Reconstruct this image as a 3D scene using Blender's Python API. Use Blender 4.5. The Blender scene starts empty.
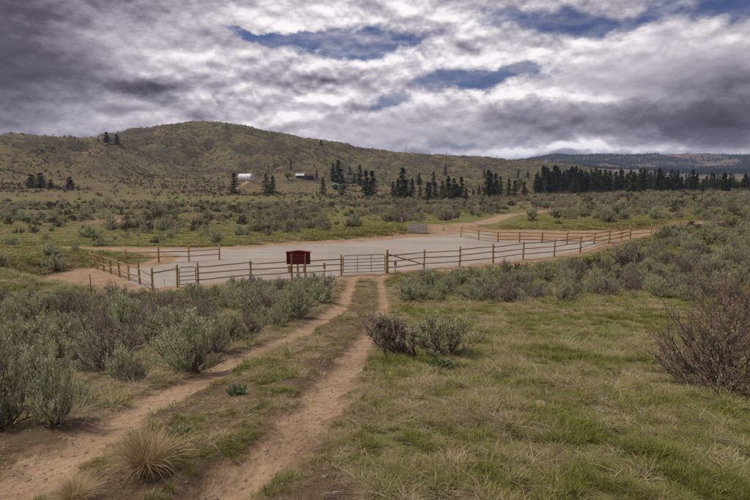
import bpy, math, random
import numpy as np
from mathutils import Vector, Matrix, Quaternion

random.seed(7)
RNG = np.random.default_rng(7)
SC = bpy.context.scene
COL = SC.collection

# ------------------------------------------------------------------ camera
F_PX, HORIZON, ZC = 560.0, 165.0, 6.8          # focal length and horizon row in 750x500 photo pixels
PITCH = math.atan((250 - HORIZON) / F_PX)
cam_d = bpy.data.cameras.new('camera')
cam = bpy.data.objects.new('camera', cam_d)
COL.objects.link(cam)
cam.location = (0, 0, ZC)
cam.rotation_euler = (math.pi / 2 - PITCH, 0, 0)
cam_d.sensor_width = 36.0
cam_d.lens = 36.0 * F_PX / 750
cam_d.clip_start = 0.05
cam_d.clip_end = 20000
SC.camera = cam

SC.view_settings.view_transform = 'Standard'
SC.view_settings.look = 'None'
SC.view_settings.gamma = 1
SC.view_settings.exposure = -0.20
SC.cycles.use_denoising = True
SC.cycles.max_bounces = 6
SC.cycles.volume_bounces = 0
SC.cycles.use_adaptive_sampling = True
SC.cycles.adaptive_threshold = 0.02

# ------------------------------------------------------------------ sun and sky
SUN_EL, SUN_AZ = math.radians(52), math.radians(-75)     # azimuth from +Y (view) towards +X
sun_d = bpy.data.lights.new('sun', 'SUN')
sun_d.energy = 4.2
sun_d.angle = math.radians(7)
sun_d.color = (1.0, 0.93, 0.80)
sun = bpy.data.objects.new('sun', sun_d)
COL.objects.link(sun)
sv = Vector((math.sin(SUN_AZ) * math.cos(SUN_EL), math.cos(SUN_AZ) * math.cos(SUN_EL), math.sin(SUN_EL)))
sun.rotation_euler = sv.to_track_quat('Z', 'Y').to_euler()
sun.location = (0, 0, 60)


class NT:
    """small helper for building node trees"""
    def __init__(self, tree):
        self.t = tree
    def n(self, typ, **kw):
        nd = self.t.nodes.new(typ)
        for k, v in kw.items():
            setattr(nd, k, v)
        return nd
    def set(self, sock, v):
        if isinstance(v, bpy.types.NodeSocket):
            self.t.links.new(v, sock)
        elif v is not None:
            sock.default_value = v
    def m(self, op, a, b=None, c=None, clamp=False):
        nd = self.n('ShaderNodeMath', operation=op, use_clamp=clamp)
        for i, v in enumerate((a, b, c)):
            if v is not None:
                self.set(nd.inputs[i], v)
        return nd.outputs[0]
    def vm(self, op, a, b=None):
        nd = self.n('ShaderNodeVectorMath', operation=op)
        self.set(nd.inputs[0], a)
        if b is not None:
            self.set(nd.inputs[1], b)
        return nd.outputs['Value'] if op in ('DOT_PRODUCT', 'LENGTH') else nd.outputs[0]
    def comb(self, x, y, z=0.0):
        nd = self.n('ShaderNodeCombineXYZ')
        for i, v in enumerate((x, y, z)):
            self.set(nd.inputs[i], v)
        return nd.outputs[0]
    def noise(self, vec, scale, detail=4, rough=0.55, dist=0.0):
        nd = self.n('ShaderNodeTexNoise')
        self.set(nd.inputs['Vector'], vec)
        self.set(nd.inputs['Scale'], scale)
        nd.inputs['Detail'].default_value = detail
        nd.inputs['Roughness'].default_value = rough
        nd.inputs['Distortion'].default_value = dist
        return nd.outputs['Fac']
    def step(self, v, a, b, lo=0.0, hi=1.0):
        nd = self.n('ShaderNodeMapRange', interpolation_type='SMOOTHSTEP')
        self.set(nd.inputs[0], v)
        for i, q in enumerate((a, b, lo, hi)):
            self.set(nd.inputs[i + 1], q)
        return nd.outputs[0]
    def mix(self, f, a, b):
        nd = self.n('ShaderNodeMix', data_type='RGBA')
        self.set(nd.inputs['Factor'], f)
        for k, v in ((6, a), (7, b)):
            if isinstance(v, (tuple, list)) and len(v) == 3:
                v = (*v, 1)
            self.set(nd.inputs[k], v)
        return nd.outputs[2]


def pix_ae(px, py):
    """azimuth and elevation (radians) seen at a photo pixel"""
    cx, cy = (px - 375) / F_PX, (250 - py) / F_PX
    cp, sp = math.cos(PITCH), math.sin(PITCH)
    x, y, z = cx, cp + cy * sp, -sp + cy * cp
    return math.atan2(x, y), math.atan2(z, math.hypot(x, y))


def build_world():
    W = bpy.data.worlds.new('World')
    SC.world = W
    W.use_nodes = True
    t = W.node_tree
    t.nodes.clear()
    W.cycles.sampling_method = 'MANUAL'
    W.cycles.sample_map_resolution = 256
    N = NT(t)
    out = N.n('ShaderNodeOutputWorld')
    bg = N.n('ShaderNodeBackground')
    STR = 0.08
    bg.inputs['Strength'].default_value = STR
    t.links.new(bg.outputs[0], out.inputs[0])
    sky = N.n('ShaderNodeTexSky', sky_type='NISHITA')
    sky.sun_disc = False
    sky.sun_elevation = SUN_EL
    sky.sun_rotation = SUN_AZ
    sky.altitude = 600
    sky.air_density = 1.0
    sky.dust_density = 0.6
    sky.ozone_density = 2.0
    co = N.n('ShaderNodeTexCoord').outputs['Generated']
    sep = N.n('ShaderNodeSeparateXYZ')
    t.links.new(co, sep.inputs[0])
    x, y, z = sep.outputs
    az = N.m('ARCTAN2', x, y)
    el = N.m('ARCSINE', z)
    # cloud deck: plan coordinates, foreshortened towards the horizon
    zz = N.m('ADD', N.m('MAXIMUM', z, 0.0), 0.13)
    u = N.m('DIVIDE', x, zz)
    v = N.m('DIVIDE', y, zz)
    p = N.comb(u, v, 0.0)
    p_up = N.comb(N.m('DIVIDE', x, N.m('ADD', zz, 0.012)), N.m('DIVIDE', y, N.m('ADD', zz, 0.012)), 0.0)
    # puffs: angular coordinates, stretched sideways
    q = N.comb(N.m('MULTIPLY', az, 1.0), N.m('MULTIPLY', el, 1.6), 0.0)
    q_up = N.comb(N.m('MULTIPLY', az, 1.0), N.m('MULTIPLY', N.m('ADD', el, 0.010), 1.6), 0.0)
    wn = N.n('ShaderNodeTexNoise')
    t.links.new(q, wn.inputs['Vector'])
    wn.inputs['Scale'].default_value = 5.0
    wn.inputs['Detail'].default_value = 8
    wn.inputs['Roughness'].default_value = 0.62
    ws = N.n('ShaderNodeSeparateXYZ')
    t.links.new(wn.outputs['Color'], ws.inputs[0])
    azd = N.m('ADD', az, N.m('MULTIPLY', N.m('SUBTRACT', ws.outputs[0], 0.5), 0.34))
    eld = N.m('ADD', el, N.m('MULTIPLY', N.m('SUBTRACT', ws.outputs[1], 0.5), 0.13))

    azs = N.m('ADD', az, N.m('MULTIPLY', N.m('SUBTRACT', ws.outputs[0], 0.5), 0.13))
    els = N.m('ADD', el, N.m('MULTIPLY', N.m('SUBTRACT', ws.outputs[1], 0.5), 0.06))

    def blob(px, py, wx, wy, amp, tilt=0.0, tight=False):
        a0, e0 = pix_ae(px, py)
        a, e = N.m('SUBTRACT', azs if tight else azd, a0), N.m('SUBTRACT', els if tight else eld, e0)
        if tilt:
            e = N.m('ADD', e, N.m('MULTIPLY', a, -math.tan(tilt)))
        a = N.m('DIVIDE', a, wx / F_PX)
        e = N.m('DIVIDE', e, wy / F_PX)
        d2 = N.m('ADD', N.m('MULTIPLY', a, a), N.m('MULTIPLY', e, e))
        return N.m('MULTIPLY', N.m('POWER', 2.718, N.m('MULTIPLY', d2, -1.0)), amp)

    def total(items):
        s = None
        for b in items:
            s = b if s is None else N.m('ADD', s, b)
        return s

    n_big = N.noise(p, 0.8, 5, 0.5, 0.3)
    n_mid = N.noise(q, 7.0, 10, 0.60, 0.0)
    n_mid_up = N.noise(q_up, 7.0, 10, 0.60, 0.0)
    n_fine = N.noise(q, 20.0, 7, 0.62, 0.0)
    # heaped cells, their tops towards the light
    def heaps(v):
        n = N.noise(N.vm('ADD', v, (3.1, 1.7, 0.0)), 11.0, 3, 0.5, 0.0)
        return N.m('ABSOLUTE', N.m('SUBTRACT', n, 0.5))
    puff = N.m('SUBTRACT', heaps(q), heaps(q_up))
    gaps = total([blob(350, 42, 62, 17, 0.60), blob(268, 37, 40, 8, 0.30), blob(478, 80, 80, 13, 0.46), blob(392, 104, 34, 9, 0.34),
                  blob(668, 12, 110, 20, 0.34), blob(505, 14, 60, 22, 0.26), blob(455, 143, 60, 12, 0.20), blob(165, 38, 34, 7, 0.14, -0.5), blob(240, 37, 26, 6, 0.26, -0.2)])
    cov = N.m('ADD', N.m('MULTIPLY', n_mid, 0.70), N.m('MULTIPLY', n_big, 0.30))
    cov = N.m('ADD', N.m('SUBTRACT', cov, gaps), 0.22)
    alpha = N.step(cov, 0.32, 0.56)
    wisp = N.step(N.noise(N.comb(az, N.m('MULTIPLY', el, 3.4), 4.0), 8.0, 6, 0.62, 0.0), 0.38, 0.75, 0.06, 0.62)
    alpha = N.m('MAXIMUM', alpha, wisp)
    # light and dark inside the clouds
    PUFF = N.m('ADD', 0.3, total([blob(270, 95, 140, 38, 1.6), blob(400, 30, 180, 40, 1.2), blob(600, 45, 90, 16, 1.2), blob(590, 148, 120, 9, 1.2)]))
    relief = N.m('ADD', N.m('MULTIPLY', N.m('SUBTRACT', n_mid, n_mid_up), 1.2), N.m('MULTIPLY', puff, PUFF))
    tone = total([blob(-25, 50, 100, 120, -0.30), blob(60, 5, 90, 40, -0.10), blob(130, 85, 90, 14, -0.12), blob(430, 12, 110, 20, 0.20), blob(300, 26, 90, 14, 0.14), blob(230, 8, 60, 12, 0.12),
                  blob(440, 60, 140, 12, 0.28), blob(520, 98, 100, 6, 0.34), blob(215, 62, 90, 18, 0.10), blob(640, 42, 60, 10, 0.14),
                  blob(715, 105, 75, 28, -0.32), blob(630, 120, 110, 12, -0.16), blob(520, 125, 90, 14, -0.06), blob(590, 151, 130, 6, 0.34),
                  blob(148, 84, 34, 7, -0.12), blob(250, 105, 120, 10, 0.06), blob(60, 118, 130, 16, 0.13), blob(300, 122, 170, 22, 0.15), blob(170, 60, 110, 26, 0.07), blob(680, 62, 90, 22, 0.08), blob(560, 70, 90, 24, 0.06), blob(220, 112, 60, 5, -0.12), blob(330, 118, 60, 5, -0.08)])
    calm = N.m('SUBTRACT', 1.0, N.m('MINIMUM', total([blob(660, 85, 120, 40, 0.75), blob(40, 70, 120, 60, 0.55), blob(400, 130, 110, 14, 0.5)]), 0.8))
    pairs = []
    for cx, cy, w in ((270, 98, 17), (338, 104, 15), (148, 80, 24), (198, 98, 18), (305, 122, 20), (235, 92, 12), (120, 104, 20), (648, 148, 13), (680, 147, 10), (600, 43, 22), (560, 150, 14)):
        pairs += [blob(cx, cy - w * 0.22, w, w * 0.30, 0.20, 0, True), blob(cx + 2, cy + w * 0.30, w * 1.2, w * 0.26, -0.17, 0, True)]
    tone = N.m('ADD', tone, total(pairs))
    br = N.m('ADD', N.m('MULTIPLY', n_big, 0.20), N.m('MULTIPLY', N.m('MULTIPLY', N.m('SUBTRACT', n_fine, 0.5), 0.17), calm))
    br = N.m('ADD', N.m('ADD', br, 0.375), N.m('MULTIPLY', N.m('MULTIPLY', N.m('SUBTRACT', n_mid, 0.5), 0.40), calm))
    br = N.m('ADD', N.m('ADD', br, N.m('MULTIPLY', relief, calm)), tone, None)
    ramp = N.n('ShaderNodeValToRGB')
    t.links.new(br, ramp.inputs[0])
    cr = ramp.color_ramp
    k = 1.55 / STR
    stops = [(0.0, (0.035, 0.029, 0.043)), (0.2, (0.088, 0.076, 0.105)), (0.40, (0.225, 0.205, 0.252)), (0.58, (0.410, 0.380, 0.420)), (0.80, (0.74, 0.71, 0.72))]
    cr.elements[0].position, cr.elements[0].color = stops[0][0], (*stops[0][1], 1)
    cr.elements[1].position, cr.elements[1].color = stops[-1][0], (*stops[-1][1], 1)
    for pos, c in stops[1:-1]:
        cr.elements.new(pos).color = (*c, 1)
    cloud = N.vm('SCALE', ramp.outputs[0])
    cloud.node.inputs['Scale'].default_value = k
    skyc = N.mix(1.0, sky.outputs[0], (0.33, 0.40, 0.66))
    skyc.node.blend_type = 'MULTIPLY'
    col = N.mix(alpha, skyc, cloud)
    t.links.new(col, bg.inputs['Color'])


build_world()

# ------------------------------------------------------------------ noise and interpolation helpers
_perm = np.random.default_rng(3).permutation(4096).astype(np.int64)
_grad = np.random.default_rng(4).uniform(0, 2 * np.pi, 4096)
_gx, _gy = np.cos(_grad), np.sin(_grad)


def perlin(x, y):
    xi, yi = np.floor(x).astype(np.int64), np.floor(y).astype(np.int64)
    xf, yf = x - xi, y - yi
    u, v = xf * xf * xf * (xf * (xf * 6 - 15) + 10), yf * yf * yf * (yf * (yf * 6 - 15) + 10)
    def g(ix, iy, fx, fy):
        k = _perm[(_perm[ix & 4095] + iy) & 4095]
        return _gx[k] * fx + _gy[k] * fy
    a = g(xi, yi, xf, yf); b = g(xi + 1, yi, xf - 1, yf)
    c = g(xi, yi + 1, xf, yf - 1); d = g(xi + 1, yi + 1, xf - 1, yf - 1)
    return (a + u * (b - a)) * (1 - v) + (c + u * (d - c)) * v


def fbm(x, y, octv=4, gain=0.5):
    s, a = 0.0, 1.0
    for i in range(octv):
        s = s + a * perlin(x + 17.3 * i, y - 9.1 * i)
        x, y, a = x * 2.03, y * 2.03, a * gain
    return s


def sstep(v, a, b):
    t = np.clip((v - a) / (b - a), 0, 1)
    return t * t * (3 - 2 * t)


def pchip(xs, ys, xq):
    xs, ys = np.asarray(xs, float), np.asarray(ys, float)
    h = np.diff(xs); d = np.diff(ys) / h
    m = np.zeros_like(ys)
    m[0], m[-1] = d[0], d[-1]
    for i in range(1, len(xs) - 1):
        if d[i - 1] * d[i] > 0:
            w1, w2 = 2 * h[i] + h[i - 1], h[i] + 2 * h[i - 1]
            m[i] = (w1 + w2) / (w1 / d[i - 1] + w2 / d[i])
    xq = np.clip(xq, xs[0], xs[-1])
    i = np.clip(np.searchsorted(xs, xq) - 1, 0, len(xs) - 2)
    t = (xq - xs[i]) / h[i]
    return ((1 + 2 * t) * (1 - t) ** 2 * ys[i] + t * (1 - t) ** 2 * h[i] * m[i] + t * t * (3 - 2 * t) * ys[i + 1] + t * t * (t - 1) * h[i] * m[i + 1])


# ------------------------------------------------------------------ the lie of the land
# near profile: metres below the eye at metres from the eye
NEAR = [(0.6, 1.78), (2.0, 1.88), (3.5, 2.10), (5, 2.27), (6.5, 2.6), (10, 3.35), (13.5, 4.1), (23, 5.6)]
NEAR_R = [(0.6, 1.78), (2.0, 1.86), (3.5, 2.06), (5, 2.25), (6.5, 2.55), (10, 3.2), (13.5, 3.8), (23, 4.9)]
# then for picture columns: (metres away, row at which that ground shows)
FAR = {
    0: [(34, 277), (50, 247), (80, 235), (120, 222), (200, 206), (330, 190), (440, 168), (550, 136.5), (700, 141), (1000, 152), (1800, 172), (7000, 168)],
    60: [(34, 278), (50, 247), (80, 234), (120, 221), (200, 206), (330, 191), (440, 173), (580, 137), (680, 146), (820, 142), (1000, 152), (1800, 172), (7000, 168)],
    100: [(34, 277), (50, 247), (80, 233), (120, 220), (200, 206), (330, 192), (440, 178), (590, 142), (680, 150), (830, 137), (1000, 150), (1800, 172), (7000, 168)],
    140: [(34, 277), (50, 248), (80, 232), (120, 219), (200, 206), (330, 193), (450, 180), (620, 152), (800, 127), (1000, 140), (1800, 172), (7000, 168)],
    190: [(34, 277), (50, 247), (80, 231), (120, 218), (200, 205), (330, 194), (450, 183), (600, 163), (800, 123), (1000, 132), (1800, 172), (7000, 168)],
    240: [(34, 277), (50, 243), (80, 228), (120, 216), (200, 205), (330, 194.5), (450, 184), (600, 166), (830, 126), (1050, 136), (1800, 172), (7000, 168)],
    300: [(34, 277), (48, 244), (54, 236), (80, 224), (120, 215), (200, 205), (330, 195), (450, 184), (620, 166), (870, 137), (1100, 146), (1800, 172), (7000, 168)],
    360: [(34, 277), (50, 239), (55, 231), (80, 222), (120, 214), (200, 205), (330, 197), (450, 188), (640, 174), (920, 150), (1200, 158), (1800, 172), (7000, 168)],
    430: [(34, 277), (51, 235), (56, 228), (80, 221), (120, 213.5), (200, 205), (330, 199), (450, 191), (640, 179), (1000, 154.5), (1300, 161), (1800, 172), (7000, 168)],
    490: [(34, 277), (50, 240), (60, 226), (80, 220), (120, 213), (200, 204), (330, 198), (450, 192), (640, 182), (1100, 159.5), (1500, 164), (2300, 171), (7000, 166)],
    545: [(34, 277), (50, 240), (62, 228), (80, 220), (120, 212), (200, 203), (330, 196), (450, 191.5), (640, 184), (1000, 170), (1250, 162.5), (1800, 168), (2600, 166), (4000, 155.5), (7000, 162)],
    620: [(34, 276), (50, 238), (62, 228), (80, 219), (120, 211), (200, 201), (330, 194), (450, 190.5), (640, 187), (1000, 179), (1600, 171), (2600, 167), (4000, 157), (7000, 162)],
    690: [(34, 262), (50, 234), (62, 225), (80, 215), (120, 207), (200, 199), (330, 193), (450, 189.5), (640, 188), (1000, 184), (1600, 178), (2600, 169), (4000, 157), (7000, 162)],
    750: [(34, 254), (50, 231), (62, 221), (80, 211), (120, 203), (200, 196.5), (330, 192), (450, 189), (640, 188), (1000, 184), (1600, 178), (2600, 169), (4000, 156), (7000, 162)],
}
LR = np.linspace(math.log(0.6), math.log(7000), 500)


def _table():
    azs, rows = [], []
    for px, far in FAR.items():
        w = min(max((px - 520) / 180, 0), 1)
        pts = [(r, (1 - w) * a + w * b) for (r, a), (_, b) in zip(NEAR, NEAR_R)]
        for r, py in far:
            pts.append((r, -math.tan(pix_ae(px, py)[1]) * r))
        lr = [math.log(r) for r, _ in pts]
        z = [ZC - d for _, d in pts]
        rows.append(pchip(lr, z, LR))
        azs.append(pix_ae(px, 210)[0])
    azs, rows = np.array(azs), np.array(rows)
    back = 0.5 * (rows[0] + rows[-1])
    azs = np.concatenate([[-math.pi, -1.2], azs, [1.2, math.pi]])
    rows = np.vstack([back, rows[0], rows, rows[-1], back])
    fa = np.linspace(-math.pi, math.pi, 1441)
    out = np.stack([np.interp(fa, azs, rows[:, j]) for j in range(len(LR))], 1)
    ker = np.hanning(31); ker /= ker.sum()                 # soften the joins between columns
    pad = np.vstack([out[-16:-1], out, out[1:16]])
    sm = np.stack([np.convolve(pad[:, j], ker, 'valid') for j in range(len(LR))], 1)
    return fa, sm


FA, ZT = _table()


def ray(px, py):
    cx, cy = (px - 375) / F_PX, (250 - py) / F_PX
    cp, sp = math.cos(PITCH), math.sin(PITCH)
    return np.array([cx, cp + cy * sp, -sp + cy * cp])


def on_level(px, py, z=0.0):
    d = ray(px, py)
    t = (z - ZC) / d[2]
    return np.array([d[0] * t, d[1] * t])


def project(x, y, z):
    cp, sp = math.cos(PITCH), math.sin(PITCH)
    dz = z - ZC
    fwd = y * cp - dz * sp
    up = y * sp + dz * cp
    fwd = np.where(fwd > 0.05, fwd, 0.05)
    return 375 + F_PX * x / fwd, 250 - F_PX * up / fwd, fwd


LOT_PX = [(152, 296), (128, 293), (100, 289), (72, 285), (46, 278), (72, 270.5), (110, 266.5), (150, 263), (160, 257), (120, 250.8), (40, 249.2), (0, 248.6), (0, 246.6), (60, 246.9), (120, 247),
          (200, 247.5), (250, 246.5), (300, 242.5), (360, 239.5), (420, 235), (470, 231), (520, 230), (570, 231.5), (640, 230), (668, 231), (652, 238), (632, 243), (612, 247),
          (582, 256), (555, 260), (525, 263), (494, 267), (460, 270.5), (424, 273), (388, 277), (342, 279.5), (298, 283), (251, 286), (200, 289), (178, 291)]
LOT = np.array([on_level(*p) for p in LOT_PX])


def poly_sd(x, y, P):
    """signed distance to polygon, negative inside"""
    x, y = np.asarray(x, float), np.asarray(y, float)
    d = np.full(x.shape, 1e9)
    ins = np.zeros(x.shape, bool)
    n = len(P)
    for i in range(n):
        x0, y0 = P[i]; x1, y1 = P[(i + 1) % n]
        ex, ey = x1 - x0, y1 - y0
        t = np.clip(((x - x0) * ex + (y - y0) * ey) / (ex * ex + ey * ey + 1e-12), 0, 1)
        d = np.minimum(d, (x - x0 - t * ex) ** 2 + (y - y0 - t * ey) ** 2)
        c = (y0 > y) != (y1 > y)
        with np.errstate(divide='ignore', invalid='ignore'):
            xi = x0 + (y - y0) * ex / (ey if ey else 1e-12)
        ins ^= c & (x < xi)
    d = np.sqrt(d)
    return np.where(ins, -d, d)


def line_dist(x, y, P):
    x, y = np.asarray(x, float), np.asarray(y, float)
    d = np.full(x.shape, 1e9)
    for (x0, y0), (x1, y1) in zip(P[:-1], P[1:]):
        ex, ey = x1 - x0, y1 - y0
        t = np.clip(((x - x0) * ex + (y - y0) * ey) / (ex * ex + ey * ey + 1e-12), 0, 1)
        d = np.minimum(d, (x - x0 - t * ex) ** 2 + (y - y0 - t * ey) ** 2)
    return np.sqrt(d)


def height0(x, y):
    x, y = np.asarray(x, float), np.asarray(y, float)
    r = np.hypot(x, y)
    az = np.arctan2(x, y)
    i = (az + math.pi) / (2 * math.pi) * 1440
    j = (np.log(np.maximum(r, 0.6001)) - LR[0]) / (LR[1] - LR[0])
    i0 = np.clip(i.astype(int), 0, 1439); j0 = np.clip(j.astype(int), 0, len(LR) - 2)
    fi, fj = i - i0, np.clip(j - j0, 0, 1)
    z = (ZT[i0, j0] * (1 - fi) + ZT[i0 + 1, j0] * fi) * (1 - fj) + (ZT[i0, j0 + 1] * (1 - fi) + ZT[i0 + 1, j0 + 1] * fi) * fj
    # hummocks near, swells and gullies far
    z = z + 0.045 * fbm(x / 0.7, y / 0.7, 3) * sstep(r, 1.0, 4.0) * sstep(r, 120, 40)
    z = z + 0.22 * fbm(x / 9 + 5, y / 9, 3) * sstep(r, 9, 30) * sstep(r, 900, 300)
    z = z + 0.9 * fbm(x / 35, y / 35 + 3, 3) * sstep(r, 60, 160)
    far = sstep(r, 380, 620)
    z = z + far * (7.5 * fbm(x / 130 + 2, y / 130, 5, 0.55) - 10.0 * np.abs(fbm(x / 70, y / 70, 4, 0.55)) + 2.6 + 1.4 * fbm(x / 14, y / 14, 3, 0.6))
    vf = sstep(r, 1300, 2600)
    z = z + vf * (34 * fbm(x / 700 + 1, y / 700, 4, 0.5) - 10 * np.abs(fbm(x / 260, y / 260 + 8, 3)))
    # the levelled parking area
    sd = poly_sd(x, y, LOT) if z.size < 4000 else None
    if sd is None:
        sd = np.full(z.shape, 99.0)
        mk = (r < 75) & (y > 20)
        sd[mk] = poly_sd(x[mk], y[mk], LOT)
    w = 1 - sstep(sd, 0.1, 3.2)
    flat = 0.02 * fbm(x / 2.5, y / 2.5, 3)
    return z * (1 - w) + flat * w


_T = np.exp(np.linspace(math.log(1.5), math.log(6900), 2600))


def at(px, py, hf=None):
    """where the line of sight through a photo pixel meets the ground"""
    hf = hf or height0
    d = ray(px, py)
    d = d / math.hypot(d[0], d[1])
    gap = hf(d[0] * _T, d[1] * _T) - (ZC + d[2] * _T)
    k = np.argmax(gap > 0)
    if gap[k] <= 0:
        return None
    if k == 0:
        t = _T[0]
    else:
        t = _T[k - 1] + (_T[k] - _T[k - 1]) * (-gap[k - 1]) / (gap[k] - gap[k - 1])
    x, y = d[0] * t, d[1] * t
    return np.array([x, y, float(hf(np.array([x]), np.array([y]))[0])])


def ground_line(pts):
    return np.array([at(*p)[:2] for p in pts])


def smooth_line(P, n=12):
    P = np.asarray(P, float)
    s = np.concatenate([[0], np.cumsum(np.hypot(*np.diff(P, axis=0).T))])
    q = np.linspace(0, s[-1], n * len(P))
    return np.stack([pchip(s, P[:, 0], q), pchip(s, P[:, 1], q)], 1)


RUT_L = smooth_line(ground_line([(-20, 503), (18, 486), (46, 463), (92, 436), (152, 403), (207, 374), (228, 363), (260, 349), (297, 334), (322, 319), (342, 303), (349, 290), (351, 277)]))
RUT_R = smooth_line(ground_line([(215, 512), (232, 491), (269, 458), (306, 417), (333, 382), (357, 350), (374, 326), (383, 304), (382, 290), (378, 274)]))
ROAD = smooth_line(ground_line([(440, 229), (470, 223.5), (500, 218), (530, 213), (560, 209), (600, 206), (640, 204)]))
ROAD_R = smooth_line(ground_line([(655, 232), (680, 227), (715, 223)]))
DRIVE = smooth_line(ground_line([(251, 180), (244, 184), (237, 188), (228, 192)]))
LANE = smooth_line(ground_line([(276, 187.5), (300, 187.5), (335, 189)]))


def rut_mask(x, y):
    n = fbm(x / 0.45, y / 0.45, 3) * 0.16
    l = line_dist(x, y, RUT_L) + n
    r = line_dist(x, y, RUT_R) + n
    return l, r


def height(x, y):
    x, y = np.asarray(x, float), np.asarray(y, float)
    z = height0(x, y)
    rr = np.hypot(x, y)
    mk = rr < 42
    if mk.any():
        l, r = rut_mask(x[mk], y[mk])
        z = z.copy()
        z[mk] -= 0.075 * (1 - sstep(np.minimum(l * 0.85, r), 0.08, 0.42))
    return z


def gz(x, y):
    return float(height(np.array([x]), np.array([y]))[0])


# ------------------------------------------------------------------ object helpers
def tag(o, label=None, cat=None, group=None, kind=None):
    for k, v in (('label', label), ('category', cat), ('group', group), ('kind', kind)):
        if v:
            o[k] = v
    return o


def mesh_np(name, V, Fs, mats=(), smooth=False):
    """mesh from numpy verts and a list of (n,k) face arrays"""
    me = bpy.data.meshes.new(name)
    V = np.asarray(V, np.float32)
    if not isinstance(Fs, list):
        Fs = [Fs]
    Fs = [np.asarray(f, np.int32) for f in Fs if len(f)]
    tot = np.concatenate([np.full(len(f), f.shape[1], np.int32) for f in Fs])
    idx = np.concatenate([f.ravel() for f in Fs])
    me.vertices.add(len(V)); me.vertices.foreach_set('co', V.ravel())
    me.loops.add(len(idx)); me.loops.foreach_set('vertex_index', idx)
    me.polygons.add(len(tot))
    st = np.concatenate([[0], np.cumsum(tot)[:-1]]).astype(np.int32)
    me.polygons.foreach_set('loop_start', st)
    me.polygons.foreach_set('loop_total', tot)
    if smooth:
        me.polygons.foreach_set('use_smooth', np.ones(len(tot), bool))
    for m in mats:
        me.materials.append(m)
    me.update(calc_edges=True)
    return me


def obj(name, me, parent=None, loc=(0, 0, 0), rot=(0, 0, 0), scale=(1, 1, 1)):
    o = bpy.data.objects.new(name, me)
    COL.objects.link(o)
    o.location, o.rotation_euler, o.scale = loc, rot, scale
    if parent is not None:
        o.parent = parent
    return o


def empty(name, loc, rz=0.0):
    o = bpy.data.objects.new(name, None)
    COL.objects.link(o)
    o.location = loc
    o.rotation_euler = (0, 0, rz)
    o.empty_display_size = 0.2
    return o


class MB:
    def __init__(self):
        self.v, self.f = [], []
    def add(self, vs, fs):
        b = len(self.v)
        self.v += [tuple(p) for p in vs]
        self.f += [tuple(i + b for i in f) for f in fs]
        return self
    def box(self, x0, x1, y0, y1, z0, z1):
        vs = [(x0, y0, z0), (x1, y0, z0), (x1, y1, z0), (x0, y1, z0), (x0, y0, z1), (x1, y0, z1), (x1, y1, z1), (x0, y1, z1)]
        return self.add(vs, [(0, 3, 2, 1), (4, 5, 6, 7), (0, 1, 5, 4), (1, 2, 6, 5), (2, 3, 7, 6), (3, 0, 4, 7)])
    def tube(self, pts, rad, seg=8):
        pts = [Vector(p) for p in pts]
        if not hasattr(rad, '__len__'):
            rad = [rad] * len(pts)
        rings = []
        for i, p in enumerate(pts):
            d = (pts[min(i + 1, len(pts) - 1)] - pts[max(i - 1, 0)]).normalized()
            a = d.orthogonal().normalized() if i == 0 else (rings[-1][1] - d * rings[-1][1].dot(d)).normalized()
            b = d.cross(a)
            rings.append(([p + (a * math.cos(k * 2 * math.pi / seg) + b * math.sin(k * 2 * math.pi / seg)) * rad[i] for k in range(seg)], a))
        vs = [v for r, _ in rings for v in r]
        fs = []
        for i in range(len(pts) - 1):
            for k in range(seg):
                k2 = (k + 1) % seg
                fs.append((i * seg + k, i * seg + k2, (i + 1) * seg + k2, (i + 1) * seg + k))
        fs.append(tuple(reversed(range(seg))))
        fs.append(tuple(range((len(pts) - 1) * seg, len(pts) * seg)))
        return self.add(vs, fs)
    def prism(self, outline, y0, y1):
        n = len(outline)
        vs = [(x, y0, z) for x, z in outline] + [(x, y1, z) for x, z in outline]
        fs = [tuple(range(n)), tuple(range(2 * n - 1, n - 1, -1))] + [(i, n + i, n + (i + 1) % n, (i + 1) % n) for i in range(n)]
        return self.add(vs, fs)
    def mesh(self, name, mat, smooth=False):
        me = bpy.data.meshes.new(name)
        me.from_pydata(self.v, [], self.f)
        import bmesh
        bm = bmesh.new(); bm.from_mesh(me)
        bmesh.ops.recalc_face_normals(bm, faces=bm.faces[:])
        bm.to_mesh(me); bm.free()
        me.materials.append(mat)
        if smooth:
            for p in me.polygons:
                p.use_smooth = True
        return me


# ------------------------------------------------------------------ materials
def new_mat(name):
    m = bpy.data.materials.new(name)
    m.use_nodes = True
    t = m.node_tree
    t.nodes.clear()
    N = NT(t)
    out = N.n('ShaderNodeOutputMaterial')
    p = N.n('ShaderNodeBsdfPrincipled')
    p.inputs['Roughness'].default_value = 0.85
    p.inputs['Specular IOR Level'].default_value = 0.2
    t.links.new(p.outputs[0], out.inputs[0])
    return m, N, p


def ramp(N, fac, stops, interp='LINEAR'):
    r = N.n('ShaderNodeValToRGB')
    r.color_ramp.interpolation = interp
    N.set(r.inputs[0], fac)
    e = r.color_ramp.elements
    e[0].position, e[0].color = stops[0][0], (*stops[0][1], 1)
    e[1].position, e[1].color = stops[-1][0], (*stops[-1][1], 1)
    for p, c in stops[1:-1]:
        e.new(p).color = (*c, 1)
    return r.outputs[0]


def bump(N, p, h, strength, dist):
    b = N.n('ShaderNodeBump')
    b.inputs['Strength'].default_value = strength
    b.inputs['Distance'].default_value = dist
    N.set(b.inputs['Height'], h)
    N.t.links.new(b.outputs[0], p.inputs['Normal'])


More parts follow.
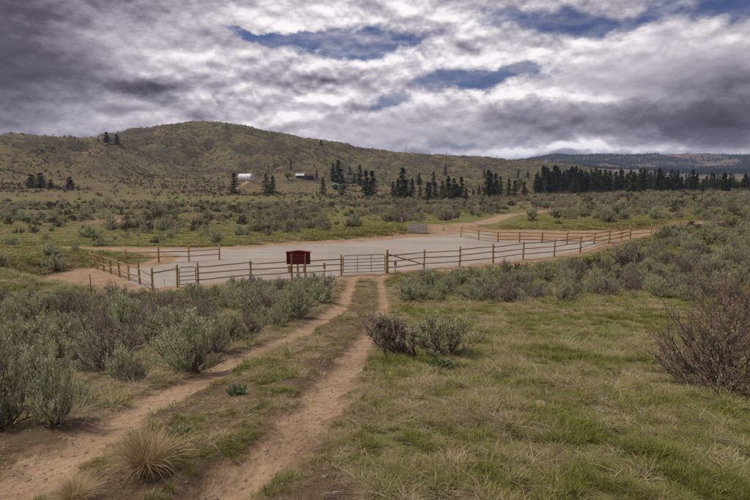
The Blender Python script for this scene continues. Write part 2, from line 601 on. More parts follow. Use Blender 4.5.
def mat_terrain():
    m, N, p = new_mat('terrain')
    co = N.n('ShaderNodeTexCoord').outputs['Object']
    def attr(name):
        a = N.n('ShaderNodeAttribute', attribute_name=name)
        return a.outputs['Fac']
    soil, gravel, lush, hill, far = (attr(k) for k in ('soil', 'gravel', 'lush', 'hill', 'far'))
    n005 = N.noise(co, 14.0, 5, 0.65)
    n1 = N.noise(co, 1.1, 5, 0.6)
    n8 = N.noise(co, 0.13, 5, 0.6)
    n60 = N.noise(co, 0.016, 6, 0.6, 0.4)
    n300 = N.noise(co, 0.0035, 6, 0.62, 0.5)
    # grassy ground: green growth over litter
    g = N.m('ADD', N.m('ADD', N.m('MULTIPLY', n1, 0.35), N.m('MULTIPLY', n8, 0.45)), N.m('MULTIPLY', n005, 0.30))
    g = N.m('ADD', g, N.m('MULTIPLY', N.m('SUBTRACT', lush, 0.5), 0.5))
    grass = ramp(N, g, [(0.32, (0.100, 0.066, 0.038)), (0.45, (0.135, 0.100, 0.048)), (0.58, (0.140, 0.125, 0.044)), (0.78, (0.115, 0.128, 0.032))])
    # bare trodden soil
    s = N.m('ADD', N.m('MULTIPLY', n005, 0.45), N.m('MULTIPLY', n1, 0.55))
    soilc = ramp(N, s, [(0.32, (0.105, 0.064, 0.038)), (0.5, (0.190, 0.122, 0.072)), (0.68, (0.290, 0.196, 0.120))])
    packed = ramp(N, s, [(0.32, (0.190, 0.120, 0.072)), (0.5, (0.290, 0.196, 0.122)), (0.68, (0.390, 0.280, 0.185))])
    soilc = N.mix(N.step(N.m('ADD', soil, N.m('MULTIPLY', N.m('SUBTRACT', n005, 0.5), 0.5)), 0.72, 1.02), soilc, packed)
    grit = N.noise(co, 60.0, 3, 0.7)
    mp = N.n('ShaderNodeMapping'); mp.inputs['Scale'].default_value = (0.05, 0.9, 1.0); mp.inputs['Rotation'].default_value = (0, 0, 0.12); N.set(mp.inputs['Vector'], co)
    streak = N.noise(mp.outputs[0], 1.0, 5, 0.65, 0.6)
    gc = N.m('ADD', N.m('MULTIPLY', grit, 0.22), N.m('ADD', N.m('MULTIPLY', n8, 0.26), N.m('ADD', N.m('MULTIPLY', n1, 0.14), N.m('MULTIPLY', streak, 0.38))))
    gravc = ramp(N, gc, [(0.34, (0.215, 0.178, 0.148)), (0.5, (0.310, 0.270, 0.235)), (0.66, (0.400, 0.360, 0.325))])
    # hillside: dull sage, straw and rust-brown patches, darkened to imitate cloud shadow
    hn = N.m('ADD', N.m('MULTIPLY', n60, 0.65), N.m('MULTIPLY', n8, 0.35))
    hillc = ramp(N, hn, [(0.34, (0.052, 0.030, 0.024)), (0.41, (0.085, 0.060, 0.038)), (0.46, (0.050, 0.048, 0.028)), (0.53, (0.150, 0.116, 0.050)), (0.58, (0.056, 0.052, 0.031)), (0.66, (0.11, 0.078, 0.046))])
    fn = N.m('ADD', N.m('MULTIPLY', n300, 0.7), N.m('MULTIPLY', n60, 0.3))
    farc = ramp(N, fn, [(0.40, (0.026, 0.030, 0.022)), (0.46, (0.060, 0.052, 0.038)), (0.52, (0.165, 0.120, 0.090)), (0.60, (0.120, 0.095, 0.066)), (0.66, (0.035, 0.036, 0.026))])
    c = N.mix(hill, grass, hillc)
    c = N.mix(far, c, farc)
    sm = N.step(N.m('ADD', soil, N.m('MULTIPLY', N.m('SUBTRACT', N.m('ADD', N.m('MULTIPLY', n005, 0.6), N.m('MULTIPLY', n1, 0.4)), 0.5), 0.9)), 0.30, 0.70)
    c = N.mix(sm, c, soilc)
    gm = N.step(N.m('ADD', gravel, N.m('MULTIPLY', N.m('SUBTRACT', n1, 0.5), 0.6)), 0.35, 0.65)
    c = N.mix(gm, c, gravc)
    N.t.links.new(c, p.inputs['Base Color'])
    p.inputs['Roughness'].default_value = 0.95
    hgt = N.m('ADD', N.m('MULTIPLY', n005, 0.6), N.m('MULTIPLY', grit, 0.25))
    bump(N, p, N.m('ADD', hgt, N.m('MULTIPLY', N.noise(co, 4.5, 3, 0.6), 1.2)), 1.0, 0.05)
    return m


def mat_leaf(name, stops, trans=0.25, seedscale=1.0):
    """foliage: a colour per plant, small changes from leaf to leaf"""
    m, N, p = new_mat(name)
    rnd = N.n('ShaderNodeObjectInfo').outputs['Random']
    a = N.n('ShaderNodeAttribute', attribute_name='tone').outputs['Fac']
    v = N.m('ADD', N.m('MULTIPLY', rnd, 0.68), N.m('MULTIPLY', a, 0.32))
    c = ramp(N, v, stops)
    hsv = N.n('ShaderNodeHueSaturation')
    N.set(hsv.inputs['Value'], N.m('ADD', 0.62, N.m('MULTIPLY', a, 0.76)))
    N.set(hsv.inputs['Color'], c)
    N.t.links.new(hsv.outputs[0], p.inputs['Base Color'])
    p.inputs['Roughness'].default_value = 0.75
    if trans:
        tr = N.n('ShaderNodeBsdfTranslucent')
        N.t.links.new(hsv.outputs[0], tr.inputs[0])
        mx = N.n('ShaderNodeMixShader')
        mx.inputs[0].default_value = trans
        N.t.links.new(p.outputs[0], mx.inputs[1])
        N.t.links.new(tr.outputs[0], mx.inputs[2])
        out = [n for n in N.t.nodes if n.type == 'OUTPUT_MATERIAL'][0]
        N.t.links.new(mx.outputs[0], out.inputs[0])
    return m


def mat_simple(name, a, b, scale=(8, 8, 8), rough=0.8, metal=0.0, detail=5, lo=0.35, hi=0.68, bmp=0.3, vary=0.25):
    m, N, p = new_mat(name)
    co = N.n('ShaderNodeTexCoord').outputs['Object']
    mp = N.n('ShaderNodeMapping')
    mp.inputs['Scale'].default_value = scale
    N.set(mp.inputs['Vector'], co)
    rnd = N.n('ShaderNodeObjectInfo').outputs['Random']
    sh = N.vm('ADD', mp.outputs[0], N.comb(N.m('MULTIPLY', rnd, 37.0), N.m('MULTIPLY', rnd, 11.0), 0.0))
    n = N.noise(sh, 1.0, detail, 0.62, 0.3)
    c = ramp(N, n, [(lo, a), (hi, b)])
    hsv = N.n('ShaderNodeHueSaturation')
    N.set(hsv.inputs['Value'], N.m('ADD', 1.0 - vary / 2, N.m('MULTIPLY', rnd, vary)))
    N.set(hsv.inputs['Color'], c)
    N.t.links.new(hsv.outputs[0], p.inputs['Base Color'])
    p.inputs['Roughness'].default_value = rough
    p.inputs['Metallic'].default_value = metal
    if bmp:
        bump(N, p, n, bmp, 0.01)
    return m


M_TERRAIN = mat_terrain()
M_SAGE = mat_leaf('sage_leaves', [(0.0, (0.310, 0.250, 0.210)), (0.22, (0.360, 0.310, 0.245)), (0.40, (0.390, 0.375, 0.245)), (0.65, (0.380, 0.400, 0.230)), (1.0, (0.510, 0.525, 0.350))], 0.35)
M_SAGE_GREEN = mat_leaf('fresh_sage_leaves', [(0.0, (0.400, 0.430, 0.240)), (1.0, (0.540, 0.560, 0.360))], 0.35)
M_SAGE_DULL = mat_leaf('dormant_sage_leaves', [(0.0, (0.29, 0.225, 0.195)), (0.6, (0.33, 0.27, 0.21)), (1.0, (0.31, 0.30, 0.18))], 0.3)
M_SCRUB_SHADED = mat_leaf('shaded_scrub_leaves', [(0.0, (0.105, 0.085, 0.066)), (0.4, (0.110, 0.105, 0.060)), (1.0, (0.150, 0.155, 0.085))], 0.1)  # darkened leaf colour stands in for self-shading that coarse scrub lacks
M_RUST = mat_leaf('rusty_seed_heads', [(0.0, (0.44, 0.17, 0.085)), (0.45, (0.38, 0.19, 0.11)), (0.7, (0.34, 0.23, 0.15)), (1.0, (0.27, 0.28, 0.15))], 0.35)
M_TWIG = mat_simple('grey_twigs', (0.10, 0.078, 0.074), (0.26, 0.21, 0.19), (20, 20, 5), 0.9)
M_FORB = mat_leaf('broad_green_leaves', [(0.0, (0.125, 0.170, 0.075)), (1.0, (0.190, 0.230, 0.120))], 0.2)
M_GRASS_G = mat_leaf('green_grass', [(0.0, (0.180, 0.172, 0.034)), (0.5, (0.165, 0.190, 0.032)), (1.0, (0.245, 0.235, 0.055))], 0.3)
M_GRASS_O = mat_leaf('olive_grass', [(0.0, (0.225, 0.192, 0.066)), (0.5, (0.195, 0.196, 0.050)), (1.0, (0.285, 0.250, 0.095))], 0.25)
M_STRAW = mat_leaf('dry_straw', [(0.0, (0.215, 0.155, 0.090)), (0.5, (0.310, 0.240, 0.145)), (1.0, (0.420, 0.345, 0.225))], 0.15)
M_GOLD = mat_leaf('golden_straw', [(0.0, (0.290, 0.200, 0.105)), (0.5, (0.410, 0.300, 0.170)), (1.0, (0.520, 0.400, 0.245))], 0.25)
M_NEEDLE = mat_leaf('conifer_needles', [(0.0, (0.022, 0.032, 0.014)), (0.5, (0.038, 0.050, 0.020)), (1.0, (0.068, 0.080, 0.032))], 0.0)
M_BARK = mat_simple('conifer_bark', (0.05, 0.035, 0.025), (0.12, 0.085, 0.06), (3, 3, 0.8), 0.95)
M_DECID = mat_leaf('yellow_green_leaves', [(0.0, (0.13, 0.16, 0.03)), (1.0, (0.20, 0.20, 0.04))], 0.3)
M_POST = mat_simple('peeled_post_wood', (0.270, 0.178, 0.078), (0.500, 0.360, 0.175), (14, 14, 1.6), 0.8, vary=0.4)
M_RAIL = mat_simple('weathered_rail_wood', (0.190, 0.115, 0.062), (0.390, 0.265, 0.145), (1.6, 14, 14), 0.85, vary=0.4)
M_RED = mat_simple('barn_red_paint', (0.130, 0.018, 0.018), (0.195, 0.030, 0.028), (1.5, 4, 9), 0.6)
M_GREEN_STEEL = mat_simple('green_gate_paint', (0.020, 0.048, 0.036), (0.045, 0.085, 0.065), (20, 20, 20), 0.45)
M_GALV = mat_simple('galvanised_steel', (0.50, 0.52, 0.54), (0.70, 0.72, 0.73), (3, 3, 3), 0.5, 0.1)
M_GREY = mat_simple('grey_sign_paint', (0.20, 0.20, 0.20), (0.30, 0.30, 0.30), (9, 9, 9), 0.6)
M_DARKSTEEL = mat_simple('dark_steel', (0.045, 0.04, 0.036), (0.10, 0.085, 0.07), (20, 20, 20), 0.6)
M_STONE = mat_simple('tan_stone', (0.20, 0.145, 0.10), (0.36, 0.28, 0.21), (6, 6, 6), 0.95, bmp=0.8)
M_WHITE = mat_simple('white_metal_roof', (0.62, 0.63, 0.65), (0.78, 0.78, 0.79), (0.5, 0.5, 0.5), 0.5)
M_BROWN = mat_simple('dark_log_wall', (0.05, 0.03, 0.02), (0.11, 0.06, 0.04), (0.5, 0.5, 4), 0.8)
M_BLUEROOF = mat_simple('pale_blue_roof', (0.34, 0.39, 0.46), (0.48, 0.53, 0.60), (1, 1, 1), 0.4)
M_TEAL = mat_simple('teal_shed_wall', (0.05, 0.15, 0.125), (0.08, 0.20, 0.16), (1, 1, 1), 0.6)
M_GLASS = mat_simple('dark_window_glass', (0.015, 0.017, 0.02), (0.03, 0.035, 0.04), (1, 1, 1), 0.12)

# ------------------------------------------------------------------ terrain: one height field cut into ground, track, lot, road, hills
def build_terrain():
    az_f = np.linspace(-0.74, 0.74, 860)
    az_b = np.linspace(0.74, 2 * math.pi - 0.74, 90)[1:-1]
    az = np.concatenate([az_f, az_b])
    rr = np.concatenate([[0.05, 0.3], np.exp(np.linspace(math.log(0.7), math.log(6900), 640))])
    A, R = np.meshgrid(az, rr, indexing='ij')
    X, Y = R * np.sin(A), R * np.cos(A)
    na, nr = X.shape
    x, y = X.ravel(), Y.ravel()
    z = height(x, y)
    r = R.ravel()
    azw = np.arctan2(x, y)
    # attributes
    l = np.full(x.shape, 99.0); q = l.copy()
    mk = r < 45
    l[mk], q[mk] = rut_mask(x[mk], y[mk])
    rutd = np.minimum(l * 0.80, q)
    lot = np.full(x.shape, 99.0)
    mk2 = (r < 80) & (y > 20)
    lot[mk2] = poly_sd(x[mk2], y[mk2], LOT)
    road = np.full(x.shape, 999.0)
    mk3 = (r > 40) & (r < 700)
    for ln, w in ((ROAD, 1.5), (ROAD_R, 1.1), (DRIVE, 1.5), (LANE, 1.3)):
        road[mk3] = np.minimum(road[mk3], line_dist(x[mk3], y[mk3], ln) / w)
    road = road + 0.5 * fbm(x / 2.0, y / 2.0, 2)
    nz = fbm(x / 3.0, y / 3.0, 3)
    soil = 1 - sstep(rutd, 0.13, 0.42)
    # the strip between and beside the ruts is worn
    mid = (1 - sstep(np.maximum(l, q) - 0.0, 1.2, 2.2)) * 0.36
    soil = np.maximum(soil, mid * (r < 40))
    lotn = lot + 0.5 * nz
    edge = 1 - sstep(lotn, -0.2, np.where((x < -13) & (y > 33), 0.7, np.where((y > 42) & (x > -12) & (x < 12), 5.0, 2.6)))
    soil = np.maximum(soil, edge)
    soil = np.maximum(soil, 1 - sstep(road, 0.7, 1.7))
    px, py, _ = project(x, y, z)
    def dab(cx, cy, wx, wy):
        ok = (np.abs(azw) < 0.8) & (r > 25)
        return np.where(ok, np.exp(-((px - cx) / wx) ** 2 - ((py - cy) / wy) ** 2), 0)
    soil = np.maximum(soil, 1.1 * dab(118, 222, 46, 6) + 0.55 * dab(20, 232, 30, 5))
    soil = np.maximum(soil, 0.9 * dab(450, 231, 60, 5) + 0.8 * dab(600, 207, 20, 2.5) + 0.8 * dab(330, 238, 70, 5) + 0.8 * dab(560, 232, 90, 4))
    soil = np.maximum(soil, 0.7 * dab(93, 152, 16, 5) + 0.55 * dab(160, 131, 10, 7))
    grav = 1 - sstep(lotn, -2.4, -0.4)
    # right-hand end and the far rim stay reddish soil
    grav = grav * (1 - sstep(px, 585, 640)) * (1 - 0.85 * (sstep(px, 470, 510) * sstep(py, 243, 239))) * (1 - sstep(px, 150, 110) * sstep(py, 262, 266) * 0.9)
    lush = 0.5 + 0.5 * fbm(x / 6, y / 6, 3) + 0.25 * sstep(x, 0.5, 2.5) * (r < 40)
    lush = lush - 0.45 * (1 - sstep(np.minimum(l, q), 0.5, 1.6)) * (x < 0)
    lush = lush + 0.28 * (dab(200, 198, 140, 5) + dab(60, 240, 120, 5) + dab(470, 220, 60, 6) + dab(300, 182, 40, 4) + dab(75, 288, 20, 5))
    hill = sstep(r, 400, 520)
    far = sstep(r, 1250, 1700)
    lush = lush - 0.25 * sstep(r, 140, 300)
    V = np.stack([x, y, z], 1)
    # faces
    i = np.arange(na)[:, None]; j = np.arange(nr - 1)[None, :]
    i2 = (i + 1) % na
    F = np.stack([i * nr + j, i * nr + j + 1, i2 * nr + j + 1, i2 * nr + j], -1).reshape(-1, 4)
    fr = r[F].mean(1)
    fx, fy = x[F].mean(1), y[F].mean(1)
    front = np.abs(np.arctan2(fx, fy)) < 0.76
    cls = np.zeros(len(F), int)
    cls[fr > 400] = 4
    cls[fr > 1250] = 5
    cls[(road[F].mean(1) < 1.0) & (fr < 700)] = 3
    cls[lotn[F].mean(1) < -0.1] = 2
    cls[(rutd[F].mean(1) < 0.30) & (cls != 2) & front] = 1
    names = ['ground', 'dirt_track', 'gravel_lot', 'dirt_road', 'hill', 'far_hills']
    ats = dict(soil=soil, gravel=grav, lush=lush, hill=hill, far=far)
    for k, nm in enumerate(names):
        f = F[cls == k]
        if not len(f):
            continue
        used, inv = np.unique(f, return_inverse=True)
        me = mesh_np(nm, V[used], inv.reshape(-1, 4), [M_TERRAIN], True)
        for an, av in ats.items():
            a = me.attributes.new(an, 'FLOAT', 'POINT')
            a.data.foreach_set('value', np.clip(av[used], -1, 2).astype(np.float32))
        tag(obj(nm, me), kind='structure')


build_terrain()

# ------------------------------------------------------------------ plant prototypes (numpy built)
def rand_dirs(n, rng, zmin=-1.0, zmax=1.0):
    z = rng.uniform(zmin, zmax, n); a = rng.uniform(0, 2 * np.pi, n)
    s = np.sqrt(1 - z * z)
    return np.stack([s * np.cos(a), s * np.sin(a), z], 1)


def norm(v):
    return v / (np.linalg.norm(v, axis=1, keepdims=True) + 1e-9)


def leaf_quads(P, D, L, W, rng):
    """narrow diamond leaves at P along D"""
    side = norm(np.cross(D, rand_dirs(len(P), rng))) * W[:, None]
    a = P; b = P + D * (L * 0.5)[:, None] + side; c = P + D * L[:, None]; d = P + D * (L * 0.5)[:, None] - side
    V = np.stack([a, b, c, d], 1).reshape(-1, 3)
    F = np.arange(len(V)).reshape(-1, 4)
    return V, F


def tone_attr(me, per_face_groups, k, rng):
    t = rng.uniform(0, 1, per_face_groups)
    a = me.attributes.new('tone', 'FLOAT', 'POINT')
    a.data.foreach_set('value', np.repeat(t, k).astype(np.float32))


def sticks(segs, rng):
    """tapered three-sided sticks; segs = list of (p0, p1, r0, r1) arrays"""
    p0, p1, r0, r1 = (np.asarray(s, float) for s in segs)
    d = norm(p1 - p0)
    a = norm(np.cross(d, rand_dirs(len(d), rng))); b = np.cross(d, a)
    V = []
    for k in range(3):
        c, s = math.cos(k * 2.0944), math.sin(k * 2.0944)
        V.append(p0 + (a * c + b * s) * r0[:, None])
    for k in range(3):
        c, s = math.cos(k * 2.0944), math.sin(k * 2.0944)
        V.append(p1 + (a * c + b * s) * r1[:, None])
    V = np.stack(V, 1).reshape(-1, 3)
    base = np.arange(len(p0))[:, None] * 6
    F = np.concatenate([base + np.array([[k, (k + 1) % 3, 3 + (k + 1) % 3, 3 + k]]) for k in range(3)], 0)
    return V, F


def make_bush(seed, n_main=46, n_twig=12, n_leaf=20, leafsize=0.036, leafy=1.0, lean=(0, 0), flat=1.0, bare=0.25, spread=1.0, low=0.8, dome=0.92, skirt=0.28):
    """sagebrush about 1 m tall and 1.5 m wide, base at the origin: returns branch mesh data and leaf mesh data"""
    rng = np.random.default_rng(seed)
    az = rng.uniform(0, 2 * np.pi, n_main)
    lobes = rng.uniform(0, 2 * np.pi, 4)
    el = rng.uniform(0.0, 1.0, n_main) ** 0.8
    rad = 0.78 * spread * el
    hgt = np.sqrt(np.clip(1 - dome * el ** 2, 0.04, 1)) * rng.uniform(0.70, 1.0, n_main) * flat
    sk = rng.uniform(0, 1, n_main) < skirt
    el = np.where(sk, rng.uniform(0.65, 1.0, n_main), el); rad = 0.78 * spread * el * np.where(sk, 0.85, 1.0)
    hgt = np.where(sk, rng.uniform(0.14, 0.42, n_main) * flat, hgt)
    bump_ = 1 + 0.22 * np.cos(2 * (az - lobes[0])) + 0.16 * np.cos(3 * (az - lobes[1]))
    tip = np.stack([np.cos(az) * rad * bump_ + lean[0] * hgt, np.sin(az) * rad * bump_ + lean[1] * hgt, hgt], 1)
    b0 = np.stack([np.cos(az), np.sin(az), np.zeros(n_main)], 1) * rng.uniform(0.02, 0.10, n_main)[:, None]
    midp = b0 * 0.45 + tip * 0.55 + np.stack([rng.normal(0, .05, n_main), rng.normal(0, .05, n_main), -0.10 * el], 1)
    midp[:, 2] = np.maximum(midp[:, 2], 0.08)
    q1 = b0 * 0.6 + midp * 0.4 + rng.normal(0, 0.025, (n_main, 3)); q1[:, 2] = np.maximum(q1[:, 2], 0.04)
    b0[:, 2] = -0.05
    S = [(b0, q1, 0.018, 0.014), (q1, midp, 0.014, 0.010), (midp, tip * 0.9 + midp * 0.1, 0.009, 0.004)]
    P0, P1, R0, R1 = [], [], [], []
    for a, b, ra, rb in S:
        P0.append(a); P1.append(b); R0.append(np.full(n_main, ra)); R1.append(np.full(n_main, rb))
    # twigs
    nt = n_main * n_twig
    par = np.repeat(np.arange(n_main), n_twig)
    t = rng.uniform(-low, 1.0, nt)
    tp = np.clip(t, 0, 1)[:, None]
    org = np.where(t[:, None] >= 0, midp[par] * (1 - tp) + tip[par] * tp, midp[par] * (1 + t[:, None] * 0.75) - q1[par] * t[:, None] * 0.75)
    t = np.clip(t, 0, 1)
    out = norm(tip[par] - np.array([0, 0, 0.15]))
    d = norm(out * 0.55 + rand_dirs(nt, rng) * 0.75 + np.array([0, 0, 0.75]))
    ln = rng.uniform(0.12, 0.26, nt) * flat ** 0.5
    end = org + d * ln[:, None]
    P0.append(org); P1.append(end); R0.append(np.full(nt, 0.0045)); R1.append(np.full(nt, 0.002))
    bv, bf = sticks([np.concatenate(P0), np.concatenate(P1), np.concatenate(R0), np.concatenate(R1)], rng)
    keep = rng.uniform(0, 1, nt) > bare * (1 - t)
    keep &= rng.uniform(0, 1, nt) < leafy
    k = np.where(keep)[0]
    nl = len(k) * n_leaf
    tw = np.repeat(k, n_leaf)
    s = rng.uniform(0.15, 1.05, nl)
    pos = org[tw] + (end - org)[tw] * s[:, None] + rng.normal(0, 0.012, (nl, 3))
    ld = norm(d[tw] * 0.8 + rand_dirs(nl, rng) * 0.85 + np.array([0, 0, 0.25]))
    L = leafsize * rng.uniform(0.7, 1.5, nl)
    lv, lf = leaf_quads(pos, ld, L, L * rng.uniform(0.16, 0.30, nl), rng)
    tone = np.repeat(np.clip(rng.uniform(0, 1, nt)[tw] * 0.6 + 0.4 * rng.uniform(0, 1, nl), 0, 1), 4)
    return (bv, bf), (lv, lf, tone)


def bush_meshes(name, mat_l, **kw):
    (bv, bf), (lv, lf, tone) = make_bush(**kw)
    bm = mesh_np(name + '_branches', bv, bf, [M_TWIG])
    lm = mesh_np(name + '_foliage', lv, lf, [mat_l])
    a = lm.attributes.new('tone', 'FLOAT', 'POINT')
    a.data.foreach_set('value', tone.astype(np.float32))
    return bm, lm


def joined_bush(name, mat_l, **kw):
    (bv, bf), (lv, lf, tone) = make_bush(**kw)
    me = mesh_np(name, np.vstack([bv, lv]), np.vstack([bf, lf + len(bv)]), [M_TWIG, mat_l])
    me.polygons.foreach_set('material_index', np.concatenate([np.zeros(len(bf)), np.ones(len(lf))]).astype(np.int32))
    a = me.attributes.new('tone', 'FLOAT', 'POINT')
    a.data.foreach_set('value', np.concatenate([np.zeros(len(bv)), tone]).astype(np.float32))
    return me


def conifer_meshes(seed, slim=0.22, whorls=24, per=8, sprays=9, ragged=0.25, pine=False):
    """conifer of unit height: trunk mesh and crown mesh"""
    rng = np.random.default_rng(seed)
    mb = MB()
    mb.tube([(0, 0, -0.03), (0.003, 0.002, 0.35), (-0.002, 0.003, 0.7), (0, 0, 0.97)], [0.022, 0.016, 0.009, 0.002], 7)
    # limbs
    P, D, L, W = [], [], [], []
    for w in range(whorls):
        f = (w + rng.uniform(-.3, .3)) / whorls
        zz = 0.07 + 0.92 * f
        rad = slim * ((1 - f) ** (0.6 if pine else 1.0)) * (0.55 + 0.45 * min(1, f * 8)) + 0.008
        for b in range(per):
            if rng.uniform() < 0.12 * ragged * 4 * (1 - f):
                continue
            a = rng.uniform(0, 2 * np.pi)
            rl = rad * rng.uniform(1 - 2 * ragged, 1 + ragged)
            droop = rng.uniform(-0.35, 0.10) if f < 0.75 else rng.uniform(0.1, 0.6)
            dr = np.array([math.cos(a), math.sin(a), droop])
            for s in range(sprays):
                t = (s + rng.uniform(0.1, 0.9)) / sprays
                if t < 0.12:
                    continue
                p = np.array([0, 0, zz]) + dr * rl * t
                P.append(p + rng.normal(0, 0.006, 3))
                dd = dr * 0.6 + np.array([rng.normal(0, .55), rng.normal(0, .55), rng.normal(-0.05, .3)])
                D.append(dd / np.linalg.norm(dd))
                L.append(rng.uniform(0.028, 0.055) * (1.15 - 0.5 * f)); W.append(rng.uniform(0.010, 0.017))
    for k in range(10):
        P.append(np.array([0, 0, 0.93 + 0.007 * k])); dd = np.array([rng.normal(0, .3), rng.normal(0, .3), 1]); D.append(dd / np.linalg.norm(dd)); L.append(0.04); W.append(0.007)
    v, f = leaf_quads(np.array(P), np.array(D), np.array(L), np.array(W), rng)
    crown = mesh_np('crown', v, f, [M_NEEDLE])
    tone_attr(crown, len(f), 4, rng)
    return mb.mesh('trunk', M_BARK, True), crown


def blade_tuft(seed, n, h, lean, width, mat, spread=0.06, curl=0.6, tone_lo=0.0):
    """grass tuft: n bent tapering blades"""
    rng = np.random.default_rng(seed)
    a = rng.uniform(0, 2 * np.pi, n)
    rb = spread * np.sqrt(rng.uniform(0, 1, n))
    base = np.stack([np.cos(a) * rb, np.sin(a) * rb, np.full(n, -0.01)], 1)
    da = a + rng.normal(0, 0.9, n)
    out = np.stack([np.cos(da), np.sin(da), np.zeros(n)], 1)
    H = h * rng.uniform(0.45, 1.1, n)
    le = lean * rng.uniform(0.3, 1.35, n)
    side = np.stack([-np.sin(da), np.cos(da), np.zeros(n)], 1) * (width * rng.uniform(0.6, 1.2, n))[:, None]
    rows = []
    for t, w in ((0, 1.0), (0.4, 0.85), (0.75, 0.5), (1.0, 0.06)):
        up = H * (t - curl * 0.5 * t ** 2.2 * np.clip(le, 0, 1.4))
        p = base + out * (H * le * t ** 1.7)[:, None] + np.stack([np.zeros(n), np.zeros(n), up], 1)
        rows.append((p - side * w, p + side * w))
    V = np.stack([q for r in rows for q in r], 1).reshape(-1, 3)
    b = np.arange(n)[:, None] * 8
    F = np.concatenate([b + np.array([[2 * k, 2 * k + 1, 2 * k + 3, 2 * k + 2]]) for k in range(3)], 0)
    me = mesh_np('grass_tuft', V, F, [mat])
    t = rng.uniform(tone_lo, 1, n)
    at_ = me.attributes.new('tone', 'FLOAT', 'POINT')
    at_.data.foreach_set('value', np.repeat(t, 8).astype(np.float32))
    return me


_coll_n = [0]


def scatter(name, P, rotz, scale, idx, meshes, label, cat, tilt=None):
    """one 'stuff' object: meshes instanced on points by geometry nodes"""
    _coll_n[0] += 1
    coll = bpy.data.collections.new('prototypes_%02d' % _coll_n[0])
    for k, me in enumerate(meshes):
        o = bpy.data.objects.new('prototype_%02d_%03d' % (_coll_n[0], k), me)
        coll.objects.link(o)
    n = len(P)
    me = bpy.data.meshes.new(name)
    me.vertices.add(n)
    me.vertices.foreach_set('co', np.asarray(P, np.float32).ravel())
    rot = np.zeros((n, 3), np.float32); rot[:, 2] = rotz
    if tilt is not None:
        rot[:, :2] = tilt
    for nm, typ, arr, key in (('rot', 'FLOAT_VECTOR', rot, 'vector'), ('scl', 'FLOAT_VECTOR', np.asarray(scale, np.float32), 'vector'), ('idx', 'INT', np.asarray(idx, np.int32), 'value')):
        a = me.attributes.new(nm, typ, 'POINT')
        a.data.foreach_set(key, arr.ravel())
    o = obj(name, me)
    g = bpy.data.node_groups.new(name + '_scatter', 'GeometryNodeTree')
    g.interface.new_socket('Geometry', in_out='INPUT', socket_type='NodeSocketGeometry')
    g.interface.new_socket('Geometry', in_out='OUTPUT', socket_type='NodeSocketGeometry')
    gi, go = g.nodes.new('NodeGroupInput'), g.nodes.new('NodeGroupOutput')
    ci = g.nodes.new('GeometryNodeCollectionInfo')
    ci.inputs['Collection'].default_value = coll
    ci.inputs['Separate Children'].default_value = True
    ci.inputs['Reset Children'].default_value = True
    iop = g.nodes.new('GeometryNodeInstanceOnPoints')
    iop.inputs['Pick Instance'].default_value = True
    def na(nm, typ):
        q = g.nodes.new('GeometryNodeInputNamedAttribute'); q.data_type = typ
        q.inputs['Name'].default_value = nm
        return q.outputs['Attribute']
    L = g.links.new
    L(gi.outputs[0], iop.inputs['Points'])
    L(ci.outputs[0], iop.inputs['Instance'])
    L(na('idx', 'INT'), iop.inputs['Instance Index'])
    e2r = g.nodes.new('FunctionNodeEulerToRotation')
    L(na('rot', 'FLOAT_VECTOR'), e2r.inputs[0])
    L(e2r.outputs[0], iop.inputs['Rotation'])
    L(na('scl', 'FLOAT_VECTOR'), iop.inputs['Scale'])
    L(iop.outputs[0], go.inputs[0])
    md = o.modifiers.new('scatter', 'NODES')
    md.node_group = g
    tag(o, label, cat, kind='stuff')
    return o


# ------------------------------------------------------------------ fences, gates, signs
def unit_post(seed):
    rng = random.Random(seed)
    mb = MB()
    mb.tube([(0, 0, -0.35), (0.004, 0, 0.3), (-0.003, 0.004, 0.7), (0.002, 0, 0.985), (0.002, 0, 1.0)], [0.064, 0.062, 0.060, 0.057, 0.048], 10)
    return mb.mesh('post', M_POST, True)


def unit_rail(seed):
    rng = random.Random(seed)
    mb = MB()
    pts = [(x, rng.uniform(-.008, .008), rng.uniform(-.012, .012)) for x in (-0.03, 0.25, 0.5, 0.75, 1.03)]
    mb.tube(pts, [0.033, 0.036, 0.037, 0.035, 0.030], 8)
    return mb.mesh('rail', M_RAIL, True)


POSTS = [unit_post(k) for k in range(3)]
RAILS = [unit_rail(k) for k in range(4)]


def ground_pt(px, py):
    """a point on the levelled lot or the ground beside it"""
    p = at(px, py, height)
    return p


def fence(posts, label, group='pole rail fences round the gravel lot', fracs=(0.90, 0.60, 0.30), skip=(), thick=1.0, rail_h=None):
    """posts: (px, base row, metres tall); rails run from post to post"""
    pts = []
    for px, py, h in posts:
        p = ground_pt(px, py)
        pts.append((Vector(p), h))
    root = empty('rail_fence', pts[0][0])
    tag(root, label, 'fence', group)
    o0 = pts[0][0]
    for i, (p, h) in enumerate(pts):
        q = obj('post', POSTS[i % 3], root, p - o0, (random.uniform(-.02, .02), random.uniform(-.02, .02), random.uniform(0, 6)), (thick, thick, h))
    for i in range(len(pts) - 1):
        if i in skip:
            continue
        (a, ha), (b, hb) = pts[i], pts[i + 1]
        for k, f in enumerate(fracs):
            H = rail_h or min(ha, hb)
            jit = random.uniform(-.025, .025)
            s = 0.07 * thick if (i + k) % 2 else 0.06 * thick
            d2 = (b - a); nrm = Vector((d2.y, -d2.x, 0)).normalized()
            if nrm.y > 0:
                nrm = -nrm
            A = a - o0 + Vector((0, 0, f * H + jit)) + nrm * s
            B = b - o0 + Vector((0, 0, f * H + random.uniform(-.025, .025))) + nrm * s
            d = B - A
            r = obj('rail', RAILS[(i + k) % 4], root, A)
            r.rotation_euler = d.to_track_quat('X', 'Z').to_euler()
            r.scale = (d.length, thick, thick)
    return root, pts


